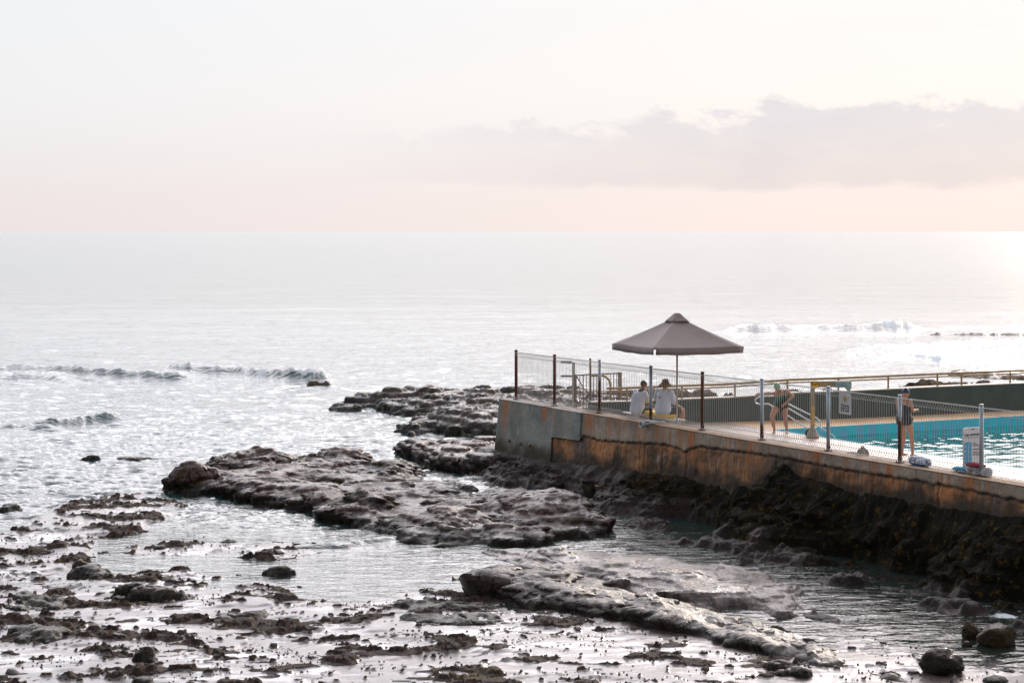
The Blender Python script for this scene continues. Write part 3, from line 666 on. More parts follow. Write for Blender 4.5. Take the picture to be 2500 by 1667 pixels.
# ---------- man-made materials ----------
M_GALV = simple('galvanised_steel', (.36,.40,.43), .5, .25, .2, 8, spots=((.10,.035,.015), .62, .70, 5))
def post_mat(name, lo):
    m, nt, b = new_mat(name); v = nt.co('Object'); sp = nt.n('ShaderNodeSeparateXYZ'); nt.l(v, sp.inputs[0])
    nz = nt.noise(v, 7, 5, .65)
    f = nt.ss(-.12, .06, nt.m('SUBTRACT', nt.m('ADD', lo, nt.m('MULTIPLY', nt.m('SUBTRACT', nz, .5), .7)), sp.outputs[2]))
    c = nt.mix(f, nt.mix(nz, (.30,.37,.42), (.42,.48,.52)), nt.mix(nt.noise(v, 20, 4), (.045,.018,.010), (.15,.055,.022)))
    bset(nt, b, col=c, rough=nt.mr(f, 0, 1, .45, .85), metal=nt.mr(f, 0, 1, .2, 0)); return m
M_RUST = post_mat('rusted_post_steel', 3.0); M_HALF = post_mat('half_rusted_post_steel', 1.0); M_P3 = post_mat('post_steel_rusty_foot', .33); M_P1 = post_mat('post_steel_clean', .10)
M_WIRE = simple('fence_wire', (.50,.50,.48), .5, 0, .12, 3)
M_TANP = simple('tan_painted_pipe', (.36,.24,.12), .5, 0, .25, 5, spots=((.16,.07,.03), .6, .68, 3))
M_BRN = simple('brown_rusty_bar', (.13,.065,.035), .7, 0, .3, 9)
M_STEEL = simple('stainless_steel', (.62,.63,.64), .28, .8, .08, 5)
M_WHITE = simple('white_paint', (.74,.75,.76), .5, 0, .06, 5)
M_YEL = simple('yellow_paint', (.75,.45,.03), .5, 0, .12, 5)
M_BLACK = simple('black_rubber', (.015,.015,.017), .6)
M_INK = simple('black_lettering', (.02,.02,.025), .6)
M_LBLUE = simple('blue_print', (.03,.36,.62), .5, 0, .05, 4)
M_DGREEN = simple('dark_green_wall_paint', (.058,.085,.080), .75, 0, .22, 2.2, bump=.15, stretch=(1,1,.5))

# ---------- sea wall ----------
def u_of_px(px, v=-.33):
    lo, hi = -5.0, 40.0
    for _ in range(60):
        m_ = (lo+hi)/2; p = W(m_, v)
        if CX + F*p.x/p.y < px: lo = m_
        else: hi = m_
    return lo
def z_at(px, py, u, v=-.33): return CH - (py-HY)/F*W(u, v).y
POSTPX = [1260,1354,1464,1589,1715,1860,2022,2197,2396]
POSTU = [u_of_px(x, 0) for x in POSTPX] + [u_of_px(2396, 0)+2.63*k for k in (1, 2, 3)]
U1, U2 = u_of_px(1352), u_of_px(1422)
cl = [(1355,1066),(1420,1075),(1426,1063),(1462,1075),(1557,1082),(1617,1085),(1652,1092),(1670,1103),(1690,1094),(1706,1091),(1765,1097),(1896,1115),(2050,1145),(2158,1162),(2223,1172),(2332,1190),(2462,1218),(2700,1262)]
cu = [u_of_px(a) for a, _ in cl]; cz = [z_at(a, b_, u) for (a, b_), u in zip(cl, cu)]
sleeves = [u_of_px(x) for x in (1563, 1676, 1893, 2130, 2290)]
def wall_piece(name, ua, ub, zlow, kind, proud=0.0, parent=None, back=True):
    us = np.arange(ua, ub+.001, .035); us[-1] = ub
    zs = np.linspace(0, 1, 62)
    Ug_, T = np.meshgrid(us, zs)
    zl = np.interp(Ug_, cu, cz) if zlow == 'crack' else np.full(Ug_.shape, zlow)
    Zg = zl + (TOPZ - zl)*T
    zc = np.interp(Ug_, cu, cz) + .03*fbm(Ug_/.25, Ug_*0, 3, 601) + (0 if kind == 'old' else -9)
    Vg_ = -.33 - .055*(TOPZ-Zg) - proud + .008*fbm(Ug_/.4, Zg/.3, 4, 611)
    Vg_ = Vg_ + .035*sstep(.03, -.03, Zg-zc)*(kind == 'old') + .020*fbm(Ug_/.3, Zg/.25, 4, 613)*sstep(.0, -.1, Zg-zc)
    groove = np.exp(-((Zg-zc)/.030)**2)*(.5+.5*sstep(-.3,.3,fbm(Ug_/.4, Ug_*0+3, 2, 615)))*(kind == 'old')
    Vg_ = Vg_ + .05*groove
    seam = np.zeros_like(Vg_)
    for s_ in sleeves: seam += np.exp(-((Ug_-s_-.03*fbm(Zg/.3, Zg*0+s_, 3, 617))/.022)**2)*sstep(.1, -.1, Zg-zc)*(kind == 'old')
    Vg_ = Vg_ + .04*seam
    # colours: cast concrete, rust runs from each post, lime runs, grime
    fb = fbm(Ug_/.9, Zg/.9, 5, 621); st = fbm(Ug_/.10, Zg/1.3, 4, 631); st2 = fbm(Ug_/.06, Zg/.9, 4, 641); gr = fbm(Ug_/.05, Zg/.05, 3, 651)
    def C(c): return np.array(c)[None,None,:]
    def mixc(a, b_, f): f = np.clip(f, 0, 1)[:,:,None]; return a*(1-f)+b_*f
    up = mixc(C((.27,.225,.18))*np.ones(Vg_.shape+(1,)), C((.56,.47,.37)), .5+fb*.8+gr*.25)
    if kind == 'grey':
        up = mixc(C((.20,.235,.225))*np.ones(Vg_.shape+(1,)), C((.36,.39,.37)), .5+fb*.8+gr*.2)
        up = mixc(up, C((.15,.115,.06)), sstep(1.15, .55, Zg+.15*fb)*(.8))
    low = mixc(C((.11,.065,.038))*np.ones(Vg_.shape+(1,)), C((.62,.28,.105)), .45+fb*.9+st*.45)
    low = mixc(low, C((.17,.13,.10)), sstep(-.1,.5,fbm(Ug_/2.5, Zg*0+5, 2, 655)))
    col = mixc(low, up, sstep(-.015, .015, Zg-zc))
    rust = np.zeros_like(Vg_)
    for i, pu in enumerate(POSTU):
        ln = [1.3,.7,.9,.75,1.5,.6,.55,1.0,.7,.8,.8,.8][i]
        rust = np.maximum(rust, np.exp(-((Ug_-pu-.05*i%.1)/(.17+.07*(TOPZ-Zg)))**2)*sstep(TOPZ-ln, TOPZ-.1, Zg+.3*st))
    rust = np.maximum(rust, sstep(.35, .9, st + .25*np.sin(Ug_*2.2)+.2)*sstep(TOPZ-1.2, TOPZ-.05, Zg+.2*fb)*(.7 if kind == 'old' else .35))
    col = mixc(col, C((.56,.20,.055)), rust*.9)
    col = mixc(col, C((.05,.03,.02)), sstep(.25,.8, st2+.2*fb)*.5*(kind == 'old'))
    col = mixc(col, C((.48,.46,.43)), sstep(.62, .95, fbm(Ug_/.13+9, Zg/.8, 4, 661))*.7)
    col = mixc(col, C((.020,.017,.012)), np.clip(groove*1.5, 0, 1)*.9 + seam*.8)
    zf = np.interp(Ug_, uw, zw)
    col = mixc(col, C((.030,.022,.010)), sstep(.42, .0, Zg-zf+.22*fb)*.9)
    # top and back
    rows_v = [(-.335,-.012),(-.31,0),(-.2,.004),(-.1,.004),(0,.004),(.1,.002),(.14,-.01),(.15,-.05),(.15,-.6)]
    tv = []; tz = []; tcx = []
    for (v_, dz) in rows_v:
        uu_ = us; tv.append(np.full(us.shape, v_ - proud*(v_ < 0)) ); tz.append(np.full(us.shape, TOPZ+dz)+.006*pn(us/.3, us*0+v_*9, 671))
        base = np.array((.42,.29,.20) if kind == 'old' else (.40,.385,.36))
        c = np.tile(base, (len(us), 1))*(1+.25*pn(us/.5, us*0+v_*5, 673))[:,None]
        rr = np.zeros(len(us))
        for pu in POSTU: rr = np.maximum(rr, np.exp(-(((us-pu)/.20)**2 + (v_/.30)**2)))
        c = c*(1-.85*rr[:,None]) + np.array((.20,.06,.02))*rr[:,None]*.85; tcx.append(c)
    Vall = np.vstack([Vg_, np.array(tv)]); Zall = np.vstack([Zg, np.array(tz)]); Uall = np.vstack([Ug_, np.tile(us, (len(tv), 1))])
    Call = np.concatenate([col, np.array(tcx)], 0)
    if ua < 0: Uall = Uall - .10*(TOPZ-Zall)*np.clip(1-(Uall-ua)/.6, 0, 1)
    me = grid_mesh(name, Uall, Vall, Zall, attrs={'col': Call})
    bm = bmesh.new(); bm.from_mesh(me); bm.verts.ensure_lookup_table(); nC = len(us); nR = Vall.shape[0]
    for c_ in (0, nC-1):
        vs_ = [bm.verts[r*nC+c_] for r in range(nR)]
        if c_ == 0: vs_ = vs_[::-1]
        f = bm.faces.new(vs_)
        f.smooth = False
    bmesh.ops.recalc_face_normals(bm, faces=bm.faces); bm.to_mesh(me); bm.free()
    return link(name, me, M_WALL, parent)
M_WALL, nt, b = new_mat('stained_concrete')
v = nt.co('Object'); ng = nt.noise(v, 30, 4, .65); ac = nt.attr('col', 'Color')
pit = nt.ss(.14, .05, nt.vor(v, 14))
c = nt.mix(nt.mr(ng, .3, .7, .0, .5), ac, (.02,.016,.012)); c = nt.mix(nt.m('MULTIPLY', pit, .5), c, (.02,.017,.014))
bset(nt, b, col=c, rough=.82, nrm=nt.bump(nt.m('SUBTRACT', nt.noise(v, 12, 6, .7), nt.m('MULTIPLY', pit, .5)), .5, .02))
wall = empty('sea_wall', W(0,0,0), ROT, 'long stained concrete sea wall carrying the wire fence, rust streaks below each post', 'wall')
wall_piece('wall_body', U1, 31, .0, 'old', 0, wall)
t_ = wall_piece('wall_block', -.45, U1-.015, .0, 'grey', .015, wall); t_['label'] = 'smooth grey green end block with orange rust runs'
t_ = wall_piece('wall_block', U1+.01, U2, 'crack', 'grey', .045, wall); t_['label'] = 'small grey patch block with lime drips'
for x_, y_ in ((1250,1075),(1277,1082),(1301,1086)):       # three small weep pipes
    uq = u_of_px(x_); zq = z_at(x_, y_, uq)
    MB().tube([(uq,-.46,zq),(uq,-.40,zq)], .05, 14).tube([(uq,-.465,zq),(uq,-.462,zq)], .035, 12).build('weep_pipe', simple('weep_pipe_concrete', (.18,.15,.10), .8), wall, True)
# drain pipe through the wall top
uq = u_of_px(1567, -.5); zq = z_at(1567, 1036, uq, -.5)
pp = empty('drain_pipe', W(uq, -.3, zq), ROT, 'short pale blue grey drain pipe poking out of the top of the wall', 'pipe')
mbp = MB(); vs = []; fs = []
for k in range(24):
    a = 2*pi*k/24
    for (r, y) in ((.070,.5),(.070,-.12),(.092,-.16),(.092,-.24),(.068,-.24),(.060,.3)): vs.append((cos(a)*r, y, sin(a)*r))
for k in range(24):
    for j in range(5): fs.append((k*6+j, k*6+j+1, ((k+1)%24)*6+j+1, ((k+1)%24)*6+j))
mbp.add(vs, fs).build('pipe_body', simple('pipe_plastic', (.42,.50,.53), .45), pp, True)
MB().box(-.02,.42,-.10,.05,.085,.11,.005).build('pipe_flashing', simple('pipe_plastic_strip', (.42,.50,.53), .5), pp)

# ---------- fence on the wall ----------
fence = empty('mesh_fence', W(0,0,TOPZ), ROT, 'galvanised roll top wire mesh fence with round posts along the sea wall', 'fence')
plab = ['rust brown post','rust brown post','grey post with rusted foot','pale blue grey post','rust brown post','grey post with rusted foot','pale blue grey post','post rusted on its lower half','thick pale grey post',None,None,None]
pm = [M_RUST,M_RUST,M_HALF,M_P3,M_RUST,M_P3,M_P1,M_HALF,M_P1,M_P1,M_P1,M_P1]
for i, pu in enumerate(POSTU):
    o = MB().tube([(0,0,-.02),(0,0,1.47)], .046, 14).tube([(0,0,1.47),(0,0,1.49),(0,0,1.505)], .052, 14, taper=[1,1,.6]).build('fence_post', pm[i], fence, True, loc=(pu, 0, 0))
    if plab[i]: o['label'] = plab[i]
    f = MB().tube([(0,0,-.004),(0,0,.016)], .10, 14); 
    for k in range(4): f.tube([(.075*cos(k*pi/2+.7),.075*sin(k*pi/2+.7),.016),(.075*cos(k*pi/2+.7),.075*sin(k*pi/2+.7),.035)], .012, 6)
    f.build('post_foot', M_RUST, o)
def panel(ua, ub, nw=31):
    mb_ = MB(); L = ub-ua; d = .062
    prof = [(0,.165),(-d,.045),(d,.045),(0,.165),(0,1.30),(-d,1.42),(d,1.42),(0,1.30)]
    for k in range(nw):
        x = L*(k+.5)/nw
        mb_.tube([(x, a, z) for a, z in prof[:3]], .0054, 4); mb_.tube([(x, a, z) for a, z in (prof[2], prof[3])], .0054, 4)
        mb_.tube([(x,0,.165),(x,0,1.30)], .0054, 4)
        mb_.tube([(x, a, z) for a, z in (prof[4], prof[5], prof[6], prof[7])], .0054, 4)
    for (a, z) in ((0,.172),(-d,.040),(d,.040),(0,1.293),(-d,1.427),(d,1.427)): mb_.tube([(.03, a, z),(L-.03, a, z)], .006, 5)
    return mb_.build('mesh_panel', M_WIRE, fence, loc=(ua, 0, 0))
for i in range(len(POSTU)-1): panel(POSTU[i], POSTU[i+1])

# ---------- pool deck, basin, water ----------
def slabs(name, boxes, mat):
    mb_ = MB()
    for b_ in boxes: mb_.box(*b_)
    return mb_.build(name, mat, loc=W(0,0,0), rz=ROT)
PU, PV = 7.9, 3.95                                    # near-left corner of the pool
M_DECK = simple('deck_concrete', (.46,.36,.29), .5, 0, .22, 1.2, bump=.2, spots=((.55,.50,.47), .50, .62, .8), coat=.35, crough=.25)
M_DECKO = simple('orange_deck_concrete', (.64,.41,.23), .6, 0, .15, 1.0, bump=.1, spots=((.42,.36,.31), .58, .66, .7))
dk = slabs('pool_deck', [(4.3,34,.152,PV,.2,DECK),], M_DECK); tag(dk, 'pale wet pool deck behind the fence', kind='structure')
dk = slabs('pool_deck', [(3.6,PU,PV,32,.2,DECK-.003)], M_DECKO); tag(dk, 'orange concrete deck at the far end of the pool', kind='structure')
dk = slabs('pool_platform', [(-.6,4.3,.152,5.2,.1,1.25)], simple('grey_platform_concrete', (.24,.22,.20), .6, 0, .25, 2, bump=.2)); tag(dk, 'low concrete platform with the gate', kind='structure')
M_POOL = simple('pool_blue_paint', (.05,.62,.80), .5, 0, .06, 3)
bs = slabs('pool_basin', [(PU-.01,PU+.03,PV,32,-.2,DECK+.012),(PU+.03,34,PV,PV+.03,-.2,DECK+.012),(PU+.03,34,PV+.03,32,-.25,-.2)], M_POOL)
tag(bs, 'bright blue painted walls of the pool basin', kind='structure')
Uw, Vw = np.meshgrid(np.arange(PU+.03, 30, .05), np.concatenate([np.arange(PV+.03, 16, .05), np.arange(16, 32, .15)]))
Hw = 1.43 + .020*pn(Uw/1.0+.3*pn(Uw,Vw,3), Vw/1.4, 701) + .014*fbm(Uw/.42, Vw/.55, 3, 711)
me = grid_mesh('pool_water', Uw, Vw, Hw)
mw_, nt, b = new_mat('pool_water_surface'); bset(nt, b, col=(.01,.17,.18), rough=.04, ior=1.34, nrm=nt.bump(nt.noise(nt.co('Object', (2.2,3,1)), 1.5, 3, .5), .12, .03))
pw_ = link('pool_water', me, mw_, loc=W(0,0,0), rz=ROT); tag(pw_, 'rippled pool water mirroring the white sky', kind='structure')

# ---------- dark green wall at the back ----------
bw = [(1440,1038,981),(1530,1036,979),(1650,1033,974),(1784,1029,969),(1937,1025,958),(2078,1021,953),(2290,1011,943),(2500,1001,934),(2760,988,922),(3000,978,912)]
pts = []
for (x_, yb_, yt_) in bw:
    p = P(x_, yb_, DECK); zt = CH-(yt_-HY)/F*p[1]; u_q, v_q = UV(p[0], p[1]); pts.append((u_q, v_q, zt))
pts[0] = (pts[0][0], .18, pts[0][2])
bwall = empty('pool_wall', W(0,0,0), ROT, 'dark green painted concrete wall closing the seaward end of the pool', 'wall')
def rib(pts, t0, t1, za, zb):
    mb_ = MB()
    for (a, b_) in zip(pts[:-1], pts[1:]):
        n_ = 6
        for k in range(n_):
            q0, q1 = k/n_, (k+1)/n_
            A_ = [a[i]+(b_[i]-a[i])*q0 for i in range(3)]; B_ = [a[i]+(b_[i]-a[i])*q1 for i in range(3)]
            ha, hb = (za if za is not None else A_[2]+zb[0]), (za if za is not None else B_[2]+zb[0])
            ta, tb = A_[2]+zb[1], B_[2]+zb[1]
            mb_.add([(A_[0]+t0,A_[1],ha),(B_[0]+t0,B_[1],hb),(B_[0]+t1,B_[1],hb),(A_[0]+t1,A_[1],ha),(A_[0]+t0,A_[1],ta),(B_[0]+t0,B_[1],tb),(B_[0]+t1,B_[1],tb),(A_[0]+t1,A_[1],ta)],
                    [(4,7,6,5),(0,4,5,1),(3,2,6,7)] + ([(0,3,7,4)] if k == 0 and a is pts[0] else []))
    return mb_
rib(pts, .0, -.30, .1, (0, -.035)).build('wall_face', M_DGREEN, bwall)
rib(pts, .012, -.32, None, (-.033, .0)).build('wall_capping', simple('pale_capping', (.45,.41,.37), .6), bwall)
# tan pipe rail on top of it
rail = empty('pipe_railing', W(0,0,0), ROT, 'tan painted pipe railing running along the top of the dark green wall', 'railing')
rp_ = []
for (a, b_) in zip(pts[:-1], pts[1:]):
    for k in range(4): q = k/4; rp_.append((a[0]+(b_[0]-a[0])*q-.16, a[1]+(b_[1]-a[1])*q, a[2]+(b_[2]-a[2])*q+.36))
MB().tube(rp_[2:], .036, 10).build('top_rail', M_TANP, rail, True)
MB().tube([(a, b_, c-.085) for a, b_, c in rp_[2:]], .022, 8).build('lower_rail', M_TANP, rail, True)
av = np.array([p[1] for p in pts]); au = [p[0] for p in pts]; azt = [p[2] for p in pts]
for x_ in (1530,1664,1795,1923,2047,2169,2289,2347,2467,2590,2720):
    best = min(((abs(CX+F*W(np.interp(q, av, au)-.16, q).x/W(np.interp(q, av, au)-.16, q).y-x_), q) for q in np.linspace(.2, av[-1], 800)))[1]
    MB().tube([(0,0,-.02),(0,0,.34)], .028, 8).build('rail_post', M_TANP, rail, True, loc=(float(np.interp(best, av, au))-.16, best, float(np.interp(best, av, azt))))

# ---------- gate corner ----------
def Q(px, py, Y): return Vector(((px-CX)/F*Y, Y, CH-(py-HY)/F*Y))
G0 = Q(1404, 916, 60.5); G1 = Q(1514, 911, 60.9); zb = 1.25
gate = empty('bar_gate', (G0.x, G0.y, zb), 0, 'low brown rusty bar gate with vertical bars and a diagonal brace', 'gate')
gw = G1.x-G0.x; gd = G1.y-G0.y; gh = G0.z-zb; gh1 = G1.z-zb
def gp(t, z): return (gw*t, gd*t, z)
MB().tube([gp(.01,gh),gp(.96,gh1)], .022, 6).build('top_rail', M_BRN, gate); MB().tube([gp(.01,.12),gp(.96,.12)], .018, 6).build('bottom_rail', M_BRN, gate)
for k in range(13): MB().tube([gp(.03+.075*k,.12),gp(.03+.075*k,gh+(gh1-gh)*.075*k)], .012, 5).build('gate_bar', M_BRN, gate)
MB().tube([gp(.03,gh-.02),gp(.20,gh*.72),gp(.30,gh*.62)], .018, 6).build('gate_brace', M_BRN, gate)
for t in (0, .975, 1.02):
    MB().tube([gp(t,0),gp(t,(gh if t == 0 else gh1)+.03)], .030, 8).build('gate_post', M_BRN if t != 1.02 else M_TANP, gate)
def px_tube(name, lab, cat, mat, pts_, r, Y=None, n=8, parent=None):
    pts3 = [Q(*p) if len(p) == 3 else Q(p[0], p[1], Y) for p in pts_]; b0 = min(pts3, key=lambda q: q.z)
    o = MB().tube([p-b0 for p in pts3], r, n).build(name, mat, parent, True, loc=b0)
    return tag(o, lab, cat)
pg = Q(1400, 884, 60.8)
gp_ = empty('bracket_post', (pg.x, pg.y, zb), 0, 'pale grey square post with two arms reaching left beside the gate', 'post')
MB().box(-.045,.045,-.045,.045,0,pg.z-zb,.008).build('post', simple('pale_grey_paint', (.42,.44,.42), .5), gp_)
for y_, r in ((883,.035),(917,.03)):
    z_ = Q(1400, y_, 60.8).z-zb; MB().box(-.40,-.047,-.03,.03,z_-r-.01,z_+r-.01,.006).build('arm', simple('dark_grey_arm', (.16,.16,.16), .5), gp_)
px_tube('rusty_post', 'thin rusty brown post standing behind the fence between gate and curved rail', 'post', M_BRN, [(1441,1000,58.3),(1441,874,58.3)], .03)
arc = [(1443,917)]+[(1468+22*sin(a), 938-21*cos(a)) for a in np.linspace(0, pi/2, 9)]+[(1490.5,965),(1491,1010)]
px_tube('curved_handrail', 'tan curved handrail bending down beside the bar gate', 'handrail', M_TANP, arc, .036, 58.0)
# low green parapets and steps of the platform
lp = empty('platform_parapet', W(-.5,0,1.25), ROT, 'low dark green parapet around the gate platform with pale top edges', 'wall')
MB().box(-.1,.12,.3,5.2,0,.42).build('parapet_face', M_DGREEN, lp); MB().box(-.12,.14,.3,5.2,.423,.46).build('parapet_top', simple('pale_edge', (.42,.38,.33), .6), lp)
MB().box(.14,3.6,5.0,5.2,0,.42).build('parapet_face', M_DGREEN, lp); MB().box(.14,3.6,4.98,5.22,.423,.46).build('parapet_top', simple('pale_edge_b', (.42,.38,.33), .6), lp)
stp = empty('concrete_steps', W(2.2,3.0,1.253), ROT, 'pale concrete steps beside the gate leading down to the reef', 'steps')
for k in range(3): MB().box(.3*k,1.9,0,1.9,.15*k,.15*k+.147,.01).build('step', M_TAN if False else simple('step_concrete', (.36,.31,.26), .65), stp)

# ---------- umbrella ----------
ub_ = W(8.15, .62, DECK); um = empty('patio_umbrella', ub_, 0, 'large square grey brown parasol with a vented top on a pale pole', 'umbrella')
Yu = ub_.y; zt = Q(0, 764, Yu).z-DECK; zbm = Q(0, 843, Yu).z-DECK; zvp = Q(0, 857, Yu).z-DECK; zcap = Q(0, 781, Yu).z-DECK
Ru, ph = 1.885*Yu/52.9, radians(23)
xo = (1653-CX)/F*Yu - ub_.x
m_umb, nt, b = new_mat('umbrella_fabric'); v = nt.co('Object')
nn = nt.noise(v, 3.5, 5, .6); wv = nt.noise(v, 120, 2, .6)
bset(nt, b, col=nt.mix(nn, (.175,.135,.128), (.235,.185,.178)), rough=.8, nrm=nt.bump(nt.m('ADD', nt.m('MULTIPLY', nn, .8), nt.m('MULTIPLY', wv, .3)), .4, .03), sheen=.3)
corners = [Vector((xo+Ru*cos(a), Ru*sin(a), 0)) for a in (pi+ph, 1.5*pi+ph, ph, .5*pi+ph)]
corners = [Vector((xo-Ru*cos(ph), -Ru*sin(ph)*-.0 + Ru*sin(ph), 0)), Vector((xo-Ru*sin(ph), -Ru*cos(ph), 0)), Vector((xo+Ru*cos(ph), -Ru*sin(ph), 0)), Vector((xo+Ru*sin(ph), Ru*cos(ph), 0))]
apex = Vector((xo, 0, zcap+.10))
def canopy_pt(i, s, t, sag=1):
    a, b_ = corners[i], corners[(i+1) % 4]; e = a.lerp(b_, s); q = 4*s*(1-s)
    e = e.lerp(Vector((xo,0,0)), .035*q*sag); e.z = zbm - .03*q*sag
    p = apex.lerp(e, t); p.z -= .06*q*t*(1-t)*sag + .10*t*(1-t)
    return p
vs = []; fs = []; n_s, n_t = 14, 12
for i in range(4):
    n0 = len(vs)
    for a in range(n_t+1):
        for s_ in range(n_s+1): vs.append(canopy_pt(i, s_/n_s, .14+.86*a/n_t))
    for a in range(n_t):
        for s_ in range(n_s): fs.append((n0+a*(n_s+1)+s_, n0+(a+1)*(n_s+1)+s_, n0+(a+1)*(n_s+1)+s_+1, n0+a*(n_s+1)+s_+1))
can = MB().add(vs, fs).build('canopy', m_umb, um, True)
can.modifiers.new('thick', 'SOLIDIFY').thickness = .006
for i in range(4):
    vs = []; fs = []; N_ = 20
    for k in range(N_+1):
        s_ = .018+.964*k/N_; e = canopy_pt(i, s_, 1.0); flu = .02*sin(k*1.3+i*2)*(1 if (k < 5 or k > 15) else .3)
        o_ = (e - Vector((xo,0,e.z))).normalized()*flu
        vs += [e+Vector((0,0,-.004)), e+o_*.5+Vector((0,0,(zvp-zbm)*.5)), e+o_+Vector((0,0,zvp-zbm+.02*sin(k*.8)*.3))]
    for k in range(N_):
        for j in range(2): fs.append((k*3+j, k*3+j+1, k*3+j+4, k*3+j+3))
    o = MB().add(vs, fs).build('valance', m_umb, um, True); o.modifiers.new('thick', 'SOLIDIFY').thickness = .005
vs = []; fs = []                                   # vent cap
for i in range(4):
    for s_ in range(6):
        dirv = corners[i].lerp(corners[(i+1) % 4], s_/6) - Vector((xo,0,0)); q = 4*(s_/6)*(1-s_/6)
        for (t, z) in ((.035, zt), (.055, zt-.02), (.10, zt-.10), (.155, zcap+.01), (.188+.01*q, zcap-.05+.02*q)): vs.append(Vector((xo,0,z)) + Vector((dirv.x, dirv.y, 0))*t)
for k in range(24):
    for j in range(4): fs.append((k*5+j, k*5+j+1, ((k+1) % 24)*5+j+1, ((k+1) % 24)*5+j))
fs.append(tuple(k*5 for k in range(24)))
o = MB().add(vs, fs).build('vent_cap', m_umb, um, True); o.modifiers.new('thick', 'SOLIDIFY').thickness = .006
MB().tube([(xo,0,0),(xo,0,zt-.05)], .026, 10).build('pole', simple('pale_wood_pole', (.50,.46,.38), .45), um, True)
for i in range(4):
    for s_ in (0, .5):
        MB().tube([canopy_pt(i, s_, t_)-Vector((0,0,.03)) for t_ in (.16,.3,.5,.7,.85,.97)], .010, 5).build('rib', M_STEEL, um)
MB().tube([(xo,0,0),(xo,0,.05),(xo,0,.08)], .26, 20, taper=[1,1,.4]).build('umbrella_base', simple('base_concrete', (.3,.3,.3), .7), um, True)

# ---------- pool hoist and stainless rails ----------
hb_ = P(1984, 1069, DECK); Yh = hb_[1]; ho = empty('pool_hoist', (hb_[0], Yh, DECK), 0, 'tan pool hoist with a bell shaped foot and long horizontal arm over the pool', 'hoist')
ht = Q(0, 930, Yh).z-DECK; M_HO = simple('hoist_paint', (.30,.24,.16), .55, 0, .2, 6, spots=((.50,.27,.06), .52, .6, 2.5), stretch=(1,1,.5))
MB().box(-.052,.052,-.056,.052,.22,ht,.012).build('column', M_HO, ho)
MB().tube([(0,0,0),(0,0,.05),(0,0,.12),(0,0,.22),(0,0,.30)], .17, 20, taper=[1,1,.82,.6,.42]).build('foot', simple('hoist_foot_paint', (.30,.27,.22), .6), ho, True)
MB().box(-.03,.045,-.0655,-.0635,.32,.85).build('yellow_band', simple('faded_yellow', (.55,.33,.08), .6), ho)
MB().box(.075,1.0,-.07,.07,ht-.16,ht,.012).build('arm', M_HO, ho)
br = MB().box(.58,1.02,-.10,-.072,ht-.165,ht-.01,.008).box(.66,.90,-.13,-.102,ht-.10,ht-.05,.01).build('arm_bracket', simple('bracket_blue_grey', (.25,.36,.38), .5), ho)
MB().add([(.86,-.09,ht-.17),(1.02,-.09,ht-.17),(.98,-.09,ht-.26),(.93,-.09,ht-.26),(.86,.09,ht-.17),(1.02,.09,ht-.17),(.98,.09,ht-.26),(.93,.09,ht-.26)],[(0,3,2,1),(4,5,6,7),(0,4,7,3),(1,2,6,5),(3,7,6,2)]).build('hook_plate', simple('hook_green_grey', (.27,.33,.30), .5), ho)
MB().add([(.25,-.06,ht-.25),(.52,-.06,ht-.25),(.49,-.06,ht-.175),(.30,-.06,ht-.175),(.25,.06,ht-.25),(.52,.06,ht-.25),(.49,.06,ht-.175),(.30,.06,ht-.175)],[(0,1,2,3),(5,4,7,6),(0,3,7,4),(1,5,6,2),(3,2,6,7),(0,4,5,1)]).build('motor_box', M_WHITE, ho)
MB().tube([(-.02,.25,.10),(-.02,.40,.10)], .13, 18).build('black_wheel', M_BLACK, ho, True)

FONT = None
def text(body, size, mat, parent, loc, name='lettering', bold=0.0, width=None, align='CENTER'):
    cu = bpy.data.curves.new(name, 'FONT'); cu.body = body; cu.size = size; cu.extrude = .0015; cu.offset = bold; cu.align_x = align; cu.align_y = 'CENTER'
    t = bpy.data.objects.new(name, cu); COL.objects.link(t)
    dg = bpy.context.evaluated_depsgraph_get(); dg.update(); me = bpy.data.meshes.new_from_object(t.evaluated_get(dg))
    bpy.data.objects.remove(t)
    me.transform(Matrix.Rotation(pi/2, 4, 'X'))
    if width:
        xs = [v_.co.x for v_ in me.vertices]; w0 = max(xs)-min(xs); me.transform(Matrix.Diagonal((width/w0, 1, 1, 1)))
    me.materials.clear(); o = link(name, me, mat, parent, loc); return o
def rounded(w_, h_, r, t, z0=0.0):
    pts_ = []
    for (cx_, cz_, a0) in ((w_/2-r, h_-r, 0), (-w_/2+r, h_-r, pi/2), (-w_/2+r, r, pi), (w_/2-r, r, 1.5*pi)):
        for k in range(6): a = a0+pi/2*k/5; pts_.append((cx_+r*cos(a), cz_+r*sin(a)+z0))
    n_ = len(pts_); vs = [(x, -t/2, z) for x, z in pts_]+[(x, t/2, z) for x, z in pts_]
    return MB().add(vs, [tuple(range(n_-1,-1,-1)), tuple(range(n_, 2*n_))]+[(k, (k+1) % n_, n_+(k+1) % n_, n_+k) for k in range(n_)])
def diamond(c, y, r, t): return MB().add([(c[0]+a*r, y-d, c[1]+b_*r) for d in (t, 0) for a, b_ in ((0,-1),(1,0),(0,1),(-1,0))], [(0,1,2,3),(7,6,5,4),(0,4,5,1),(1,5,6,2),(2,6,7,3),(3,7,4,0)])
# diamond plate on the hoist
dp = empty('diamond_sign', (hb_[0]+.045, Yh-.075, DECK+ht-.20), 0, 'small orange yellow diamond warning plate on the hoist arm', 'sign')
diamond((0,.10), -.002, .115, .004).build('sign_border', M_INK, dp); diamond((0,.10), -.007, .105, .003).build('sign_plate', simple('orange_sign', (.80,.40,.02), .5, 0, .06), dp)
text('KEEP', .062, M_INK, dp, (0,-.012,.115), bold=.001)
